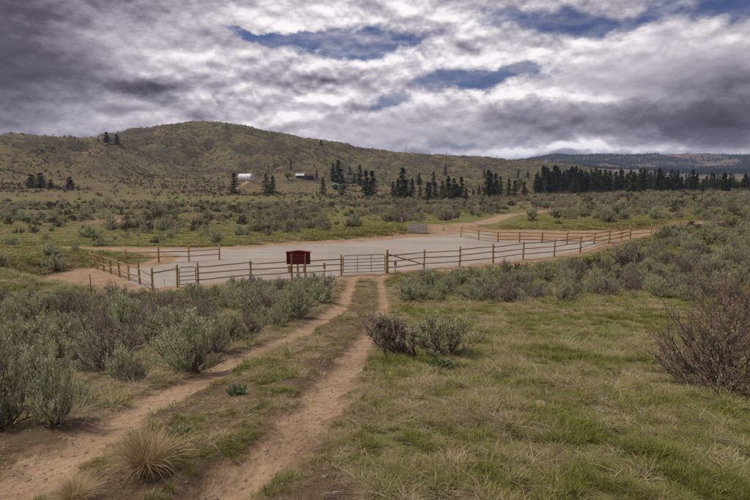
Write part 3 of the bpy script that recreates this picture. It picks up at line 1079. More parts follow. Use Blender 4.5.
def brace(root, A, B, mesh=None):
    d = B - A
    r = obj('brace_rail', mesh or RAILS[1], root, A)
    r.rotation_euler = d.to_track_quat('X', 'Z').to_euler()
    r.scale = (d.length, 1, 1)


# side of the lot towards the left hill: two rails, uneven posts
fence([(152.8, 292.6, 1.38), (140, 284.5, 1.38), (129, 280.5, 0.95), (119.7, 277, 1.28), (111, 273.8, 0.98), (104, 271.3, 1.40), (97.3, 269.3, 1.28), (91.2, 267.8, 1.05)],
      'two-rail pole fence with uneven posts closing the gravel lot beside bare reddish dirt', fracs=(0.86, 0.42), rail_h=1.12)
fence([(152.8, 292.9, 1.36), (177.6, 287.5, 1.30)], 'single rail pole fence between corner post and small tube gate', fracs=(0.83,))
fence([(198.5, 285.8, 1.36), (251, 280.5, 1.20), (298, 277.8, 1.15), (341.3, 275.2, 1.32)], 'three-rail pole fence between small tube gate and wide green gate, behind red board')
fr, frp = fence([(387, 273.3, 1.40), (424, 268.6, 1.28), (459.5, 266.8, 1.42), (493, 263.5, 1.38), (523, 259.3, 1.34), (554, 256.6, 1.36), (580, 252.6, 1.34), (609, 243.5, 1.38), (630, 238, 1.18), (651, 236, 1.18)],
                'long three-rail pole fence running from wide green gate to far corner', fracs=(0.88, 0.60, 0.30))
a0, a1 = frp[0][0], frp[1][0]
brace(fr, Vector((0.03, -0.13, 1.26)), (a1 - a0) + Vector((-0.05, -0.13, 0.30)))
gp = obj('gate_post', POSTS[1], fr, (0.0, 0.10, 0.0), (0, 0, 1), (1.55, 1.55, 1.52))
fence([(461, 237, 1.02), (478.7, 240, 0.98), (498, 242, 0.96), (519.5, 242.3, 0.96), (542, 242.6, 0.98), (567, 244, 1.08), (594, 244, 1.06), (621, 240.3, 1.10), (630, 238.6, 1.10)],
      'low three-rail pole fence standing before the reddish bank, joining the far corner', fracs=(0.90, 0.58, 0.27))
fence([(126.4, 263.5, 1.0), (158.9, 262.5, 1.18), (189, 261.5, 1.14), (219.5, 259.5, 1.12)],
      'two-rail pole fence with widely set posts on the grassy strip behind the lot', fracs=(0.42, 0.80), rail_h=0.95)


def tube_gate(p0, p1, h, bars, uprights, label, inner=0.12, z0=0.14):
    """tubular steel farm gate between two ground points"""
    p0, p1 = Vector(p0), Vector(p1)
    root = empty('tube_gate', p0)
    tag(root, label, 'gate', 'green tube gates in the front fence')
    d = p1 - p0
    d = d.normalized() * (d.length)
    A, B = d * (inner / d.length), d * (1 - inner / d.length)
    up = Vector((0, 0, 1))
    mb = MB()
    c = 0.10
    dn = d.normalized()
    lo, hi = up * z0, up * h
    path = [A + lo, A + hi - up * c, A + hi + dn * c, B + hi - dn * c, B + hi - up * c, B + lo]
    mb.tube(path, 0.022, 8)
    obj('frame', mb.mesh('frame', M_GREEN_STEEL, True), root)
    for k in range(bars):
        z = z0 + 0.02 + (h - z0 - 0.06) * (k / bars)
        m = MB(); m.tube([A + up * z, B + up * z], 0.019, 8)
        obj('crossbar', m.mesh('crossbar', M_GREEN_STEEL, True), root)
    for k in range(uprights):
        q = A + (B - A) * ((k + 1) / (uprights + 1))
        off = Vector((dn.y, -dn.x, 0)) * 0.024
        m = MB(); m.tube([q + lo - off, q + hi - off], 0.017, 6)
        obj('upright', m.mesh('upright', M_GREEN_STEEL, True), root)
    for z in (z0 + 0.12, h - 0.15):
        m = MB(); m.tube([B + up * z, B + dn * (inner - 0.03) + up * z], 0.016, 6)
        obj('hinge', m.mesh('hinge', M_DARKSTEEL, True), root)
    m = MB(); m.tube([A + up * h * 0.72, A - dn * (inner - 0.03) + up * (h * 0.70)], 0.012, 6)
    obj('latch', m.mesh('latch', M_DARKSTEEL, True), root)
    return root


gl, gr = ground_pt(341.3, 275.2), ground_pt(387, 273.3)
tube_gate(gl, gr, 1.22, 5, 2, 'wide green tube gate across the wheel ruts', inner=0.13)
gl2, gr2 = ground_pt(177.6, 287.5), ground_pt(198.5, 285.8)
tube_gate(gl2, gr2, 1.12, 4, 0, 'narrow green tube gate between two close fence posts', inner=0.12)


def kiosk():
    p = Vector(ground_pt(298.7, 280.5))
    k = p.y / F_PX
    root = empty('notice_board', p)
    tag(root, 'dark red notice board with low gable top on two posts before the fence', 'notice board')
    w = 0.40
    H = 1.72
    for s in (-1, 1):
        m = MB(); m.box(-0.05, 0.05, -0.05, 0.05, -0.4, H - 0.06)
        obj('post', m.mesh('post', M_POST), root, (s * w, 0, 0))
        m = MB(); m.box(-0.085, 0.085, -0.05, 0.05, 0, 0.40)
        m.box(-0.095, 0.095, -0.06, 0.06, 0.40, 0.425)
        obj('leaflet_box', m.mesh('leaflet_box', M_POST), root, (s * (w + 0.05) - 0.07, -0.105, 0.50))
    for i in range(4):
        z0 = 0.97 + i * 0.175
        m = MB(); m.box(-0.70, 0.70, 0.055, 0.085, z0 + 0.003, z0 + 0.172)
        obj('board', m.mesh('board', M_RED), root)
    m = MB()
    m.prism([(-0.70, 1.672), (0.70, 1.672), (0.70, 1.685), (0, 1.765), (-0.70, 1.685)], 0.055, 0.085)
    obj('gable', m.mesh('gable', M_RED), root)
    for s in (-1, 1):
        m = MB()
        m.prism([(0, 1.772), (s * 0.74, 1.688), (s * 0.74, 1.722), (0, 1.808)], -0.10, 0.24)
        obj('roof_panel', m.mesh('roof_panel', M_RED), root)
        m = MB(); m.box(s * 0.675 - 0.03, s * 0.675 + 0.03, 0.030, 0.053, 0.97, 1.66)
        obj('frame', m.mesh('frame', M_RED), root)
    m = MB(); m.box(-0.64, 0.64, 0.030, 0.053, 0.97, 1.03)
    obj('frame', m.mesh('frame', M_RED), root)


kiosk()


def stake(px, py, h, r, label, mat=M_DARKSTEEL, plate=None, plate_mat=None, name='marker_post', cat='marker'):
    p = Vector(ground_pt(px, py))
    root = empty(name, p)
    tag(root, label, cat)
    m = MB(); m.tube([(0, 0, -0.2), (0.004, 0, h * 0.5), (0, 0, h)], [r, r * 0.95, r * 0.9], 7)
    obj('post', m.mesh('post', mat, True), root)
    if plate:
        w, z0, z1 = plate
        m = MB(); m.box(-w / 2, w / 2, -r - 0.016, -r - 0.002, z0, z1)
        obj('plate', m.mesh('plate', plate_mat), root)
    return root


stake(324.6, 278.5, 0.86, 0.022, 'slim stake with tan plate beside the red notice board', M_DARKSTEEL, (0.16, 0.62, 0.95), M_POST)
stake(395.3, 276, 0.92, 0.024, 'slim metal stake with small grey sign right of the green gate', M_DARKSTEEL, (0.17, 0.66, 0.95), M_GREY)
stake(91.5, 297, 1.05, 0.020, 'thin dark metal stake among the bushes left of the fence corner', M_DARKSTEEL)
stake(164.8, 287, 0.5, 0.012, 'short bent wire stake inside the corner by the single rail', M_DARKSTEEL)
stake(401.6, 229, 1.20, 0.05, 'tan post with pale cap left of the corrugated panel', M_POST, (0.12, 0.95, 1.16), M_WHITE)
stake(443.5, 230.5, 0.62, 0.05, 'short wooden stub post on the bank past the corrugated panel', M_POST)


def panel():
    p0, p1 = Vector(ground_pt(407.5, 232.5)), Vector(ground_pt(426.5, 232.5))
    d = p1 - p0; d.z = 0
    root = empty('corrugated_panel', p0)
    tag(root, 'pale grey corrugated metal panel on short posts atop the bank', 'panel')
    w = d.length
    root.rotation_euler.z = math.atan2(d.y, d.x)
    for i in range(4):
        z0 = 0.03 + i * 0.21
        pts = []
        n = 13
        for k in range(n):
            pts.append((0.05 - 0.11 * k / (n - 1) + 0.02 * math.sin(k / (n - 1) * 4 * math.pi), z0 + 0.18 * k / (n - 1)))
        m = MB()
        vs = [(0.0, -0.04 + y, z) for y, z in pts] + [(w, -0.04 + y, z) for y, z in pts] + [(0.0, -0.034 + y, z) for y, z in pts] + [(w, -0.034 + y, z) for y, z in pts]
        fs = [(k, n + k, n + k + 1, k + 1) for k in range(n - 1)] + [(2 * n + k, 2 * n + k + 1, 3 * n + k + 1, 3 * n + k) for k in range(n - 1)]
        m.add(vs, fs)
        obj('metal_sheet', m.mesh('metal_sheet', M_GALV, True), root)
    for x in (0.06, w - 0.02):
        q = obj('post', POSTS[0], root, (x, 0.075, 0), (0, 0, 0), (0.9, 0.9, 1.0 if x < 1 else 0.82))
    m = MB(); m.box(0, w, 0.012, 0.05, 0.10, 0.17); obj('batten', m.mesh('batten', M_RAIL), root)


panel()

# ------------------------------------------------------------------ far buildings and poles
def facing(p):
    return math.atan2(p[0], p[1])


def barn():
    p = Vector(at(246, 179.6)); k = p.y / F_PX
    W, L, H = 10.5 * k, 13.0 * k, 5.8 * k
    root = empty('arched_barn', p, -facing(p) + 1.15)
    tag(root, 'white metal barn with rounded roof at the foot of the hill', 'barn')
    n = 14
    arc = [(-W / 2 * math.cos(math.pi * i / n), H * (math.sin(math.pi * i / n) ** 0.72)) for i in range(n + 1)]
    for j in range(8):                      # ribbed shell sheets
        y0, y1 = -L / 2 + L * j / 8, -L / 2 + L * (j + 1) / 8
        m = MB()
        for (x0, z0), (x1, z1) in zip(arc[:-1], arc[1:]):
            ym = (y0 + y1) / 2
            for ya, yb, ra, rb in ((y0, ym, 0.0, 0.06), (ym, y1, 0.06, 0.0)):
                s = 1.0
                m.add([(x0, ya, z0 - (0 if ra else .03)), (x1, ya, z1 - (0 if ra else .03)), (x1, yb, z1 - (0 if rb else .03)), (x0, yb, z0 - (0 if rb else .03))], [(0, 1, 2, 3)])
        obj('roof_sheet', m.mesh('roof_sheet', M_WHITE), root)
    m = MB(); m.prism([(x * 0.99, z * 0.99) for x, z in arc], -L / 2 + 0.15, -L / 2 + 0.3)
    obj('end_wall', m.mesh('end_wall', M_WHITE), root)
    m = MB(); m.prism([(x * 0.99, z * 0.99) for x, z in arc], L / 2 - 0.3, L / 2 - 0.15)
    obj('end_wall', m.mesh('end_wall', M_WHITE), root)
    m = MB(); m.box(-W * 0.16, W * 0.16, -L / 2 + 0.05, -L / 2 + 0.148, 0, H * 0.55)
    obj('door', m.mesh('door', M_GALV), root)


def house():
    p = Vector(at(305, 178.6)); k = p.y / F_PX
    W, D, H = 17.5 * k, 8 * k, 2.9 * k
    root = empty('ranch_house', p, -facing(p))
    tag(root, 'low dark brown ranch house with pale blue roof among hillside trees', 'house')
    m = MB(); m.box(-W / 2, W / 2, -D / 2, D / 2, -0.8, H); obj('wall', m.mesh('wall', M_BROWN), root)
    xs = -W / 2 - 0.5, -W * 0.04, W / 2 + 0.5
    for (x0, x1, mat, zz) in ((xs[0], xs[1], M_BLUEROOF, 0.0), (xs[1] + .05, xs[2], M_BROWN, -0.25)):
        m = MB()
        for s in (-1, 1):
            m.add([(x0, s * (D / 2 + .5), H + 0.02 + zz * 0), (x1, s * (D / 2 + .5), H + 0.02), (x1, 0, H + 1.9 + zz), (x0, 0, H + 1.9 + zz),
                   (x0, s * (D / 2 + .5), H + 0.17), (x1, s * (D / 2 + .5), H + 0.17), (x1, 0, H + 2.05 + zz), (x0, 0, H + 2.05 + zz)],
                  [(0, 1, 2, 3), (4, 5, 6, 7), (0, 1, 5, 4), (1, 2, 6, 5), (0, 3, 7, 4)])
        obj('roof', m.mesh('roof', mat), root)
    for s in (-1, 1):
        m = MB(); m.add([(s * (W / 2 - .02), -D / 2, H), (s * (W / 2 - .02), D / 2, H), (s * (W / 2 - .02), 0, H + 1.7)], [(0, 1, 2)]); obj('gable', m.mesh('gable', M_BROWN), root)
    for x in (-0.36, -0.18, 0.12, 0.32):
        m = MB(); m.box(x * W - 0.7, x * W + 0.7, -D / 2 - 0.05, -D / 2 - 0.003, 0.9, 2.1); wdw = obj('window', m.mesh('window', M_GLASS), root)
        m = MB(); m.box(x * W - 0.8, x * W + 0.8, -D / 2 - 0.08, -D / 2 - 0.002, 0.80, 0.90); obj('sill', m.mesh('sill', M_WHITE), wdw)
    m = MB(); m.box(-0.5, 0.5, -D / 2 - 0.06, -D / 2 - 0.003, 0, 2.1); obj('door', m.mesh('door', M_RAIL), root)
    m = MB(); m.box(W * 0.25, W * 0.25 + 0.7, 0.4, 1.1, H + 1.2, H + 2.7); obj('chimney', m.mesh('chimney', M_STONE), root)


def shed():
    p = Vector(at(335.5, 189.5)); k = p.y / F_PX
    W, H = 5.2 * k, 4.4 * k
    root = empty('shed', p, -facing(p))
    tag(root, 'small teal shed standing between dark conifers', 'shed')
    m = MB(); m.prism([(-W / 2, -0.5), (W / 2, -0.5), (W / 2, H), (0, H + 1.0), (-W / 2, H)], -W / 2, W / 2); obj('wall', m.mesh('wall', M_TEAL), root)
    for s in (-1, 1):
        m = MB(); m.prism([(0, H + 1.03), (s * (W / 2 + .3), H - 0.15), (s * (W / 2 + .3), H), (0, H + 1.18)], -W / 2 - .3, W / 2 + .3); obj('roof_panel', m.mesh('roof_panel', M_GALV), root)
    m = MB(); m.box(-W * .22, W * .22, -W / 2 - .06, -W / 2 - .003, 0, H * .65); obj('door', m.mesh('door', M_GREEN_STEEL), root)


barn(); house(); shed()


def power_pole(px, py, hpx, label):
    p = at(px, py)
    if p is None:
        return
    p = Vector(p); k = p.y / F_PX
    root = empty('utility_pole', p, 0.3)
    tag(root, label, 'utility pole', 'utility poles along the ridge')
    H = hpx * k
    m = MB(); m.tube([(0, 0, -1), (0, 0, H)], [0.26, 0.18], 7); obj('pole', m.mesh('pole', M_BARK, True), root)
    m = MB(); m.box(-1.3, 1.3, -0.3, -0.18, H - 1.2, H - 0.95); obj('crossarm', m.mesh('crossarm', M_BARK), root)


power_pole(406, 155.5, 9, 'lone utility pole on the ridge above the scattered conifers')
power_pole(446.5, 159, 9, 'utility pole where the ridge drops towards the dark forest')
power_pole(497, 161, 6, 'utility pole on the low end of the ridge')


# ------------------------------------------------------------------ sagebrush
SPECS = [dict(seed=11), dict(seed=12, flat=0.85, spread=1.1), dict(seed=13, leafy=0.9, bare=0.6, dome=0.7, low=0.4, skirt=0.05), dict(seed=14, n_main=40, spread=0.85), dict(seed=15, flat=0.75, spread=1.15), dict(seed=16, leafy=0.7, bare=0.7, spread=1.05)]
BUSH = [bush_meshes('bush', M_SAGE, **s) for s in SPECS]
BUSH_GREEN = [bush_meshes('green_bush', M_SAGE_GREEN, seed=21, n_main=40), bush_meshes('green_bush', M_SAGE_GREEN, seed=22, n_main=36, spread=0.8)]
BUSH_DULL = [bush_meshes('dull_bush', M_SAGE_DULL, seed=31, leafy=0.55, bare=0.7), bush_meshes('leaning_bush', M_SAGE_DULL, seed=32, low=0.1, dome=0.6, skirt=0.0, lean=(-0.55, 0), spread=0.6, leafy=0.85, bare=0.5, n_main=40)]
BUSH_RUST = bush_meshes('rusty_bush', M_RUST, seed=33, leafy=0.85, bare=0.5, leafsize=0.017, n_leaf=40, n_main=70, n_twig=14, spread=1.15, dome=0.95)


def add_bush(p, w, h, proto, label, group=None, name='sagebrush', cat='sagebrush', rz=None):
    """w, h in metres; prototypes stand about 1.15 m tall and 1.7 m wide"""
    root = empty(name, p, random.uniform(0, 6.28) if rz is None else rz)
    sx, sz = w / 1.75, h / 1.12
    obj('branches', proto[0], root, scale=(sx, sx, sz))
    obj('foliage', proto[1], root, scale=(sx, sx, sz))
    tag(root, label, cat, group)
    return root


taken = []       # (x, y, radius) of hand-set plants


def bush_px(px, py, wpx, hpx, proto, label, **kw):
    p = Vector(at(px, py, height))
    _, _, fw = project(p.x, p.y, p.z)
    k = float(fw) / F_PX
    taken.append((p.x, p.y, wpx * k * 0.42))
    return add_bush(p, wpx * k, hpx * k, proto, label, **kw)


bush_px(57, 424, 62, 92, BUSH_GREEN[1], 'pale green bushy sagebrush beside the left rut, in front of darker brush')
bush_px(5, 428, 100, 112, BUSH[3], 'large dark grey-green sagebrush at the near end of the left thicket')
bush_px(62, 372, 95, 66, BUSH[1], 'broad grey-green sagebrush behind the pale green one left of the ruts')
bush_px(120, 340, 64, 54, BUSH_GREEN[0], 'deep green sagebrush below the fence corner post')
bush_px(192, 371, 84, 68, BUSH_GREEN[0], 'big light green sagebrush spreading beside the left rut')
bush_px(134, 386, 46, 34, BUSH_DULL[0], 'low brownish sagebrush between two green ones beside the left rut')
bush_px(28, 336, 70, 48, BUSH[0], 'rounded grey sagebrush on the outer side of the left thicket')
bush_px(165, 334, 62, 46, BUSH_DULL[0], 'purple-grey half bare sagebrush behind the big light green one')
bush_px(215, 352, 50, 40, BUSH[5], 'straggly grey sagebrush right behind the big light green one')
bush_px(262, 312, 62, 34, BUSH[1], 'grey-green sagebrush in the hedge below the notice board')
bush_px(297, 318, 52, 36, BUSH[3], 'dark green sagebrush near the bend of the left rut')
bush_px(322, 302, 40, 28, BUSH_GREEN[1], 'green sagebrush between notice board and left rut')
bush_px(409, 359, 104, 50, BUSH_DULL[1], 'purple-grey sagebrush leaning towards the right rut', rz=0.0)
bush_px(442, 357, 92, 50, BUSH[2], 'grey sagebrush with green crown and bare stems standing alone in the grass')
bush_px(724, 388, 180, 100, BUSH_RUST, 'wide rust-tinged sagebrush with low purple stems at the grass edge')
bush_px(748, 354, 120, 104, BUSH_RUST, 'tall reddish sagebrush rising behind the wide rust-tinged one')
bush_px(628, 266, 64, 26, BUSH_DULL[0], 'dark purple-grey sagebrush in front of the far fence corner')
bush_px(127, 229, 13, 15, BUSH_DULL[0], 'dark burnt-looking bush on the reddish cut bank')


# leafy forbs
def forb_meshes(seed, n=170, up=0.5, L=0.34):
    rng = np.random.default_rng(seed)
    d = rand_dirs(n, rng, 0.05, 1.0)
    pos = d * rng.uniform(0.05, 0.55, n)[:, None] * np.array([1, 1, 0.8])
    ld = norm(d * 0.8 + rand_dirs(n, rng) * 0.5 + np.array([0, 0, up]))
    ll = L * rng.uniform(0.5, 1.1, n)
    v, f = leaf_quads(pos, ld, ll, ll * 0.22, rng)
    me = mesh_np('leaves', v, f, [M_FORB]); tone_attr(me, n, 4, rng)
    s = sticks([np.zeros((n // 3, 3)) - [0, 0, 0.05], pos[::3][:n // 3], np.full(n // 3, 0.02), np.full(n // 3, 0.01)], rng)
    return mesh_np('stems', s[0], s[1], [M_FORB]), me


FORB = [forb_meshes(5), forb_meshes(6, 120, 0.2)]


def forb_px(px, py, wpx, hpx, k, label):
    p = Vector(at(px, py, height)); kk = float(project(*p)[2]) / F_PX
    root = empty('leafy_plant', p, random.uniform(0, 6))
    w, h = wpx * kk / 1.35, hpx * kk / 0.85
    obj('stems', FORB[k][0], root, scale=(w, w, h)); obj('leaves', FORB[k][1], root, scale=(w, w, h))
    tag(root, label, 'plant', 'low leafy plants by the track')
    taken.append((p.x, p.y, wpx * kk * 0.3))


forb_px(440, 369, 30, 15, 0, 'low bright green leafy plant at the foot of the lone sagebrush')
forb_px(237, 395, 24, 15, 0, 'compact green leafy plant between the wheel ruts')
forb_px(178, 438, 34, 20, 1, 'grey-green sprawling plant between ruts beside the straw tuft')
forb_px(170, 456, 28, 18, 1, 'small bluish plant just below the sprawling one between the ruts')

# rounded straw bunchgrass
STRAW_BUNCH = blade_tuft(77, 1100, 0.62, 1.05, 0.0030, M_GOLD, 0.13, 0.8)


def bunch_px(px, py, wpx, hpx, label):
    p = Vector(at(px, py, height)); kk = float(project(*p)[2]) / F_PX
    root = empty('bunchgrass', p)
    obj('blades', STRAW_BUNCH, root, scale=(wpx * kk / 1.0, wpx * kk / 1.0, hpx * kk / 0.50))
    m = MB(); m.tube([(0, 0, -0.05), (0, 0, 0.03), (0, 0, 0.07)], [0.10, 0.09, 0.03], 9)
    obj('crown', m.mesh('crown', M_RAIL, True), root, scale=(wpx * kk, wpx * kk, 1))
    tag(root, label, 'grass tuft', 'straw-coloured bunchgrass tufts')
    taken.append((p.x, p.y, wpx * kk * 0.3))


bunch_px(147, 471, 78, 42, 'large round straw-coloured bunchgrass between the wheel ruts')
bunch_px(75, 503, 50, 26, 'low dull straw tuft below the left rut')
bunch_px(268, 322, 14, 8, 'tiny straw tuft beside the left rut below the hedge')

# the rest of the brush: set out over the land, thick in some belts, then the largest become things of their own
BELT_L = [(-60, 296), (45, 296), (80, 302), (160, 300), (250, 286), (332, 282), (340, 300), (318, 312), (290, 328), (250, 345), (220, 368), (170, 386), (110, 404), (70, 428), (0, 445), (-60, 470)]
BELT_R = [(400, 284), (470, 275), (560, 266), (618, 258), (650, 242), (690, 222), (760, 196), (840, 190), (840, 340), (752, 312), (650, 296), (560, 302), (480, 304), (405, 302)]
WIDE_POLY = [(-40, 0), (790, 0)]


def inside_px(px, py, P):
    return poly_sd(px, py, np.array(P, float)) < 0


def sample_area(n, r0, r1, a0=-0.66, a1=0.66, rng=RNG):
    a = rng.uniform(a0, a1, n)
    r = np.sqrt(rng.uniform(r0 * r0, r1 * r1, n))
    x, y = r * np.sin(a), r * np.cos(a)
    return x, y, r


def thin(x, y, rad, prior):
    """drop plants that crowd others"""
    keep = []
    grid = {}
    cs = 2.0
    def cells(cx, cy):
        for i in (-1, 0, 1):
            for j in (-1, 0, 1):
                yield (cx + i, cy + j)
    for (px, py, pr) in prior:
        grid.setdefault((int(px // cs), int(py // cs)), []).append((px, py, pr))
    for k in range(len(x)):
        c = (int(x[k] // cs), int(y[k] // cs))
        ok = True
        for g in cells(*c):
            for (qx, qy, qr) in grid.get(g, ()):
                if (x[k] - qx) ** 2 + (y[k] - qy) ** 2 < (0.62 * (rad[k] + qr)) ** 2:
                    ok = False
                    break
            if not ok:
                break
        if ok:
            keep.append(k)
            grid.setdefault(c, []).append((x[k], y[k], rad[k]))
    return np.array(keep, int)


def clear_of_ways(x, y, margin=0.5):
    l, r = rut_mask(x, y)
    ok = (np.minimum(l, r) > margin)
    ok &= ~((l < 2.0) & (r < 2.0) & (np.hypot(x, y) < 40))
    sd = poly_sd(x, y, LOT)
    ok &= sd > 0.6
    for ln, w in ((ROAD, 3.8), (ROAD_R, 2.2), (DRIVE, 2.5)):
        ok &= line_dist(x, y, ln) > w
    return ok


def sage_field():
    X, Y, W, H, ZONE = [], [], [], [], []
    # near belts either side of the track
    x, y, r = sample_area(9000, 5, 75, -0.78, 0.78)
    z = height(x, y)
    px, py, _ = project(x, y, z)
    inl, inr = inside_px(px, py, BELT_L), inside_px(px, py, BELT_R)
    ok = (inl | inr) & clear_of_ways(x, y, 0.9)
    # loose scatter at the meadow edge
    x, y, r, inl, inr = x[ok], y[ok], r[ok], inl[ok], inr[ok]
    w = RNG.uniform(0.7, 1.7, len(x)) * (0.6 + 0.4 * RNG.uniform(0, 1, len(x)))
    o = np.argsort(-w * RNG.uniform(0.6, 1.0, len(w)))
    x, y, w, inl, inr = x[o], y[o], w[o], inl[o], inr[o]
    k = thin(x, y, w * 0.52, taken)
    X.append(x[k]); Y.append(y[k]); W.append(w[k]); H.append(w[k] * RNG.uniform(0.48, 0.70, len(k))); ZONE.append(np.where(inl[k], 0, 1))
    # beyond the lot
    x, y, r = sample_area(60000, 33, 330)
    z = height0(x, y)
    px, py, _ = project(x, y, z)
    clump = fbm(x / 14, y / 14, 3) + 0.5 * fbm(x / 50 + 3, y / 50, 2)
    dens = sstep(clump, -0.25, 0.55) * 0.9 + 0.05
    dens *= 1 - 0.92 * sstep(py, 208, 200) * sstep(px, 430, 330)            # open meadow strip
    dens *= 1 - 0.80 * np.exp(-((py - 241) / 7) ** 2) * (px < 260)
    dens *= 1 - 0.75 * np.exp(-((py - 226) / 6) ** 2 - ((px - 400) / 130) ** 2)
    dens *= 1 + 0.6 * np.exp(-((py - 210) / 7) ** 2)
    dens *= 0.36
    ok = (RNG.uniform(0, 1, len(x)) < dens) & clear_of_ways(x, y) & ~(inside_px(px, py, BELT_R) & (r < 75)) & ((r > 42) | (px < 70)) & ~inside_px(px, py, BELT_L)
    # keep the cut bank behind the lot bare
    ok &= ~((poly_sd(x, y, LOT) < 6.5) & (px > 230))
    x, y = x[ok], y[ok]
    w = 0.9 + 2.3 * RNG.uniform(0, 1, len(x)) ** 1.4
    w = np.where(np.hypot(x, y) < 60, np.minimum(w, 1.8), w)
    k = thin(x, y, w * 0.36, [])
    X.append(x[k]); Y.append(y[k]); W.append(w[k]); H.append(w[k] * RNG.uniform(0.45, 0.72, len(k))); ZONE.append(np.full(len(k), 2))
    X, Y, W, H, ZONE = (np.concatenate(q) for q in (X, Y, W, H, ZONE))
    Z = height(X, Y)
    px, py, fw = project(X, Y, Z)
    size = np.sqrt(W * H) / fw
    # in view and not behind the lie of the land
    t = np.linspace(0.05, 0.96, 40)[None, :]
    lx, ly = X[:, None] * t, Y[:, None] * t
    lz = ZC + (Z + 0.6 * H - ZC)[:, None] * t
    gap = (lz - height0(lx.ravel(), ly.ravel()).reshape(lx.shape)).min(1)
    vis = (px > -20) & (px < 770) & (py < 520) & (gap > -0.15)
    rank = np.argsort(-np.where(vis, size, 0))
    one = np.zeros(len(X), bool)
    one[rank[:278]] = True
    group = {0: 'sagebrush thicket left of the ruts', 1: 'sagebrush thicket above the meadow', 2: 'sagebrush beyond the lot'}
    shape = ['rounded', 'low broad', 'open half-bare', 'dense upright', 'low spreading', 'straggly']
    dl, dr = rut_mask(X, Y)
    dlot = poly_sd(X, Y, LOT)
    for k in np.where(one)[0]:
        q = random.random()
        i = random.randrange(6)
        if q < 0.72:
            pr, look = BUSH[i], shape[i] + ' sagebrush'
        elif q < 0.88:
            pr, look = BUSH_DULL[0], 'purple-brown half-bare sagebrush'
        else:
            pr, look = BUSH_GREEN[i % 2], 'fresh green sagebrush'
        big = 'large ' if W[k] > 1.35 else ('small ' if W[k] < 0.85 else 'mid-sized ')
        if ZONE[k] == 0:
            where = 'beside the left wheel rut' if dl[k] < 2.0 else ('against the front rail fence' if dlot[k] < 2.5 else ('inside the thicket left of the wheel ruts' if dl[k] < 8 else 'in the thicket well away from the wheel ruts'))
        elif ZONE[k] == 1:
            where = 'beside the right wheel rut' if dr[k] < 2.5 else ('along the outside of the long rail fence' if dlot[k] < 3 else ('inside the thicket between meadow and long fence' if Y[k] < 34 else 'on the rise past the far fence corner'))
        else:
            where = 'on the flat beyond the gravel lot'
        add_bush((X[k], Y[k], Z[k]), W[k], H[k] * 1.12, pr, big + look + ' ' + where, group[int(ZONE[k])])
    rest = ~one & ((px > -60) & (px < 810))
    lod = [joined_bush('scrub', (M_SAGE, M_SCRUB_SHADED, M_SAGE, M_SCRUB_SHADED)[k], seed=41 + k, n_main=22, n_twig=8, n_leaf=9, leafsize=0.07, flat=(1, .8, .9, .75)[k]) for k in range(4)] + [joined_bush('scrub', M_SAGE_DULL, seed=48, n_main=16, n_twig=7, n_leaf=7, leafsize=0.07)]
    n = rest.sum()
    s = np.stack([W[rest] / 1.75, W[rest] / 1.75, H[rest]], 1)
    P = np.stack([X[rest], Y[rest], Z[rest] - 0.02], 1)
    scatter('sagebrush_scrub', P, RNG.uniform(0, 6.28, n), s, RNG.integers(0, 5, n), lod, 'grey-green sagebrush scrub covering the flat as far as the hills', 'scrub')
    return lod


LOD = sage_field()


def hill_scrub():
    x, y, r = sample_area(330000, 300, 1150, -0.70, 0.70)
    z = height0(x, y)
    px, py, _ = project(x, y, z)
    clump = fbm(x / 40, y / 40, 3) + 0.6 * fbm(x / 120 + 3, y / 120, 2)
    d = sstep(clump, -0.35, 0.5) * 0.6 + 0.05 + 0.75 * sstep(np.abs(fbm(x / 70, y / 70, 4, 0.55)), 0.22, 0.5)
    field = inside_px(px, py, [(225, 178), (345, 174), (345, 192), (225, 192)])
    d = np.where(field, d * 0.10, d)
    ok = (RNG.uniform(0, 1, len(x)) < d * 0.5) & (line_dist(x, y, DRIVE) > 4)
    x, y, z = x[ok], y[ok], z[ok]
    n = len(x)
    w = 0.7 + 2.1 * RNG.uniform(0, 1, n) ** 2.2
    lod2 = [joined_bush('hill_scrub', M_SCRUB_SHADED, seed=61 + k, n_main=12, n_twig=4, n_leaf=5, leafsize=0.16) for k in range(4)]  # sparse big leaves; inner shade of the bush is put into their colour
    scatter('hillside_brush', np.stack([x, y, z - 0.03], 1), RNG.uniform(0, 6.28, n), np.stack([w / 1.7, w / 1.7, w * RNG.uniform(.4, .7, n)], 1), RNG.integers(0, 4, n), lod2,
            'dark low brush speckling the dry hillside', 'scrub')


hill_scrub()

# ------------------------------------------------------------------ trees
CON = [conifer_meshes(1, 0.17), conifer_meshes(2, 0.21), conifer_meshes(3, 0.15, 26, 7), conifer_meshes(4, 0.24, 22, 8, 10), conifer_meshes(5, 0.26, 20, 14, 12, 0.25, True), conifer_meshes(6, 0.19, 24, 8, 8, 0.35)]


def add_tree(p, h, k, label, group=None, wide=1.0):
    root = empty('conifer_tree', p, random.uniform(0, 6.28))
    obj('trunk', CON[k][0], root, scale=(h, h, h))
    obj('crown', CON[k][1], root, scale=(h * wide, h * wide, h))
    tag(root, label, 'conifer', group)


def tree_px(px, py, hpx, k, label, group=None, wide=1.0):
    p = at(px, py)
    if p is None:
        return
    h = hpx * float(project(*p)[2]) / F_PX
    add_tree(Vector(p) - Vector((0, 0, 0.1)), h * 1.05, k, label, group, wide)


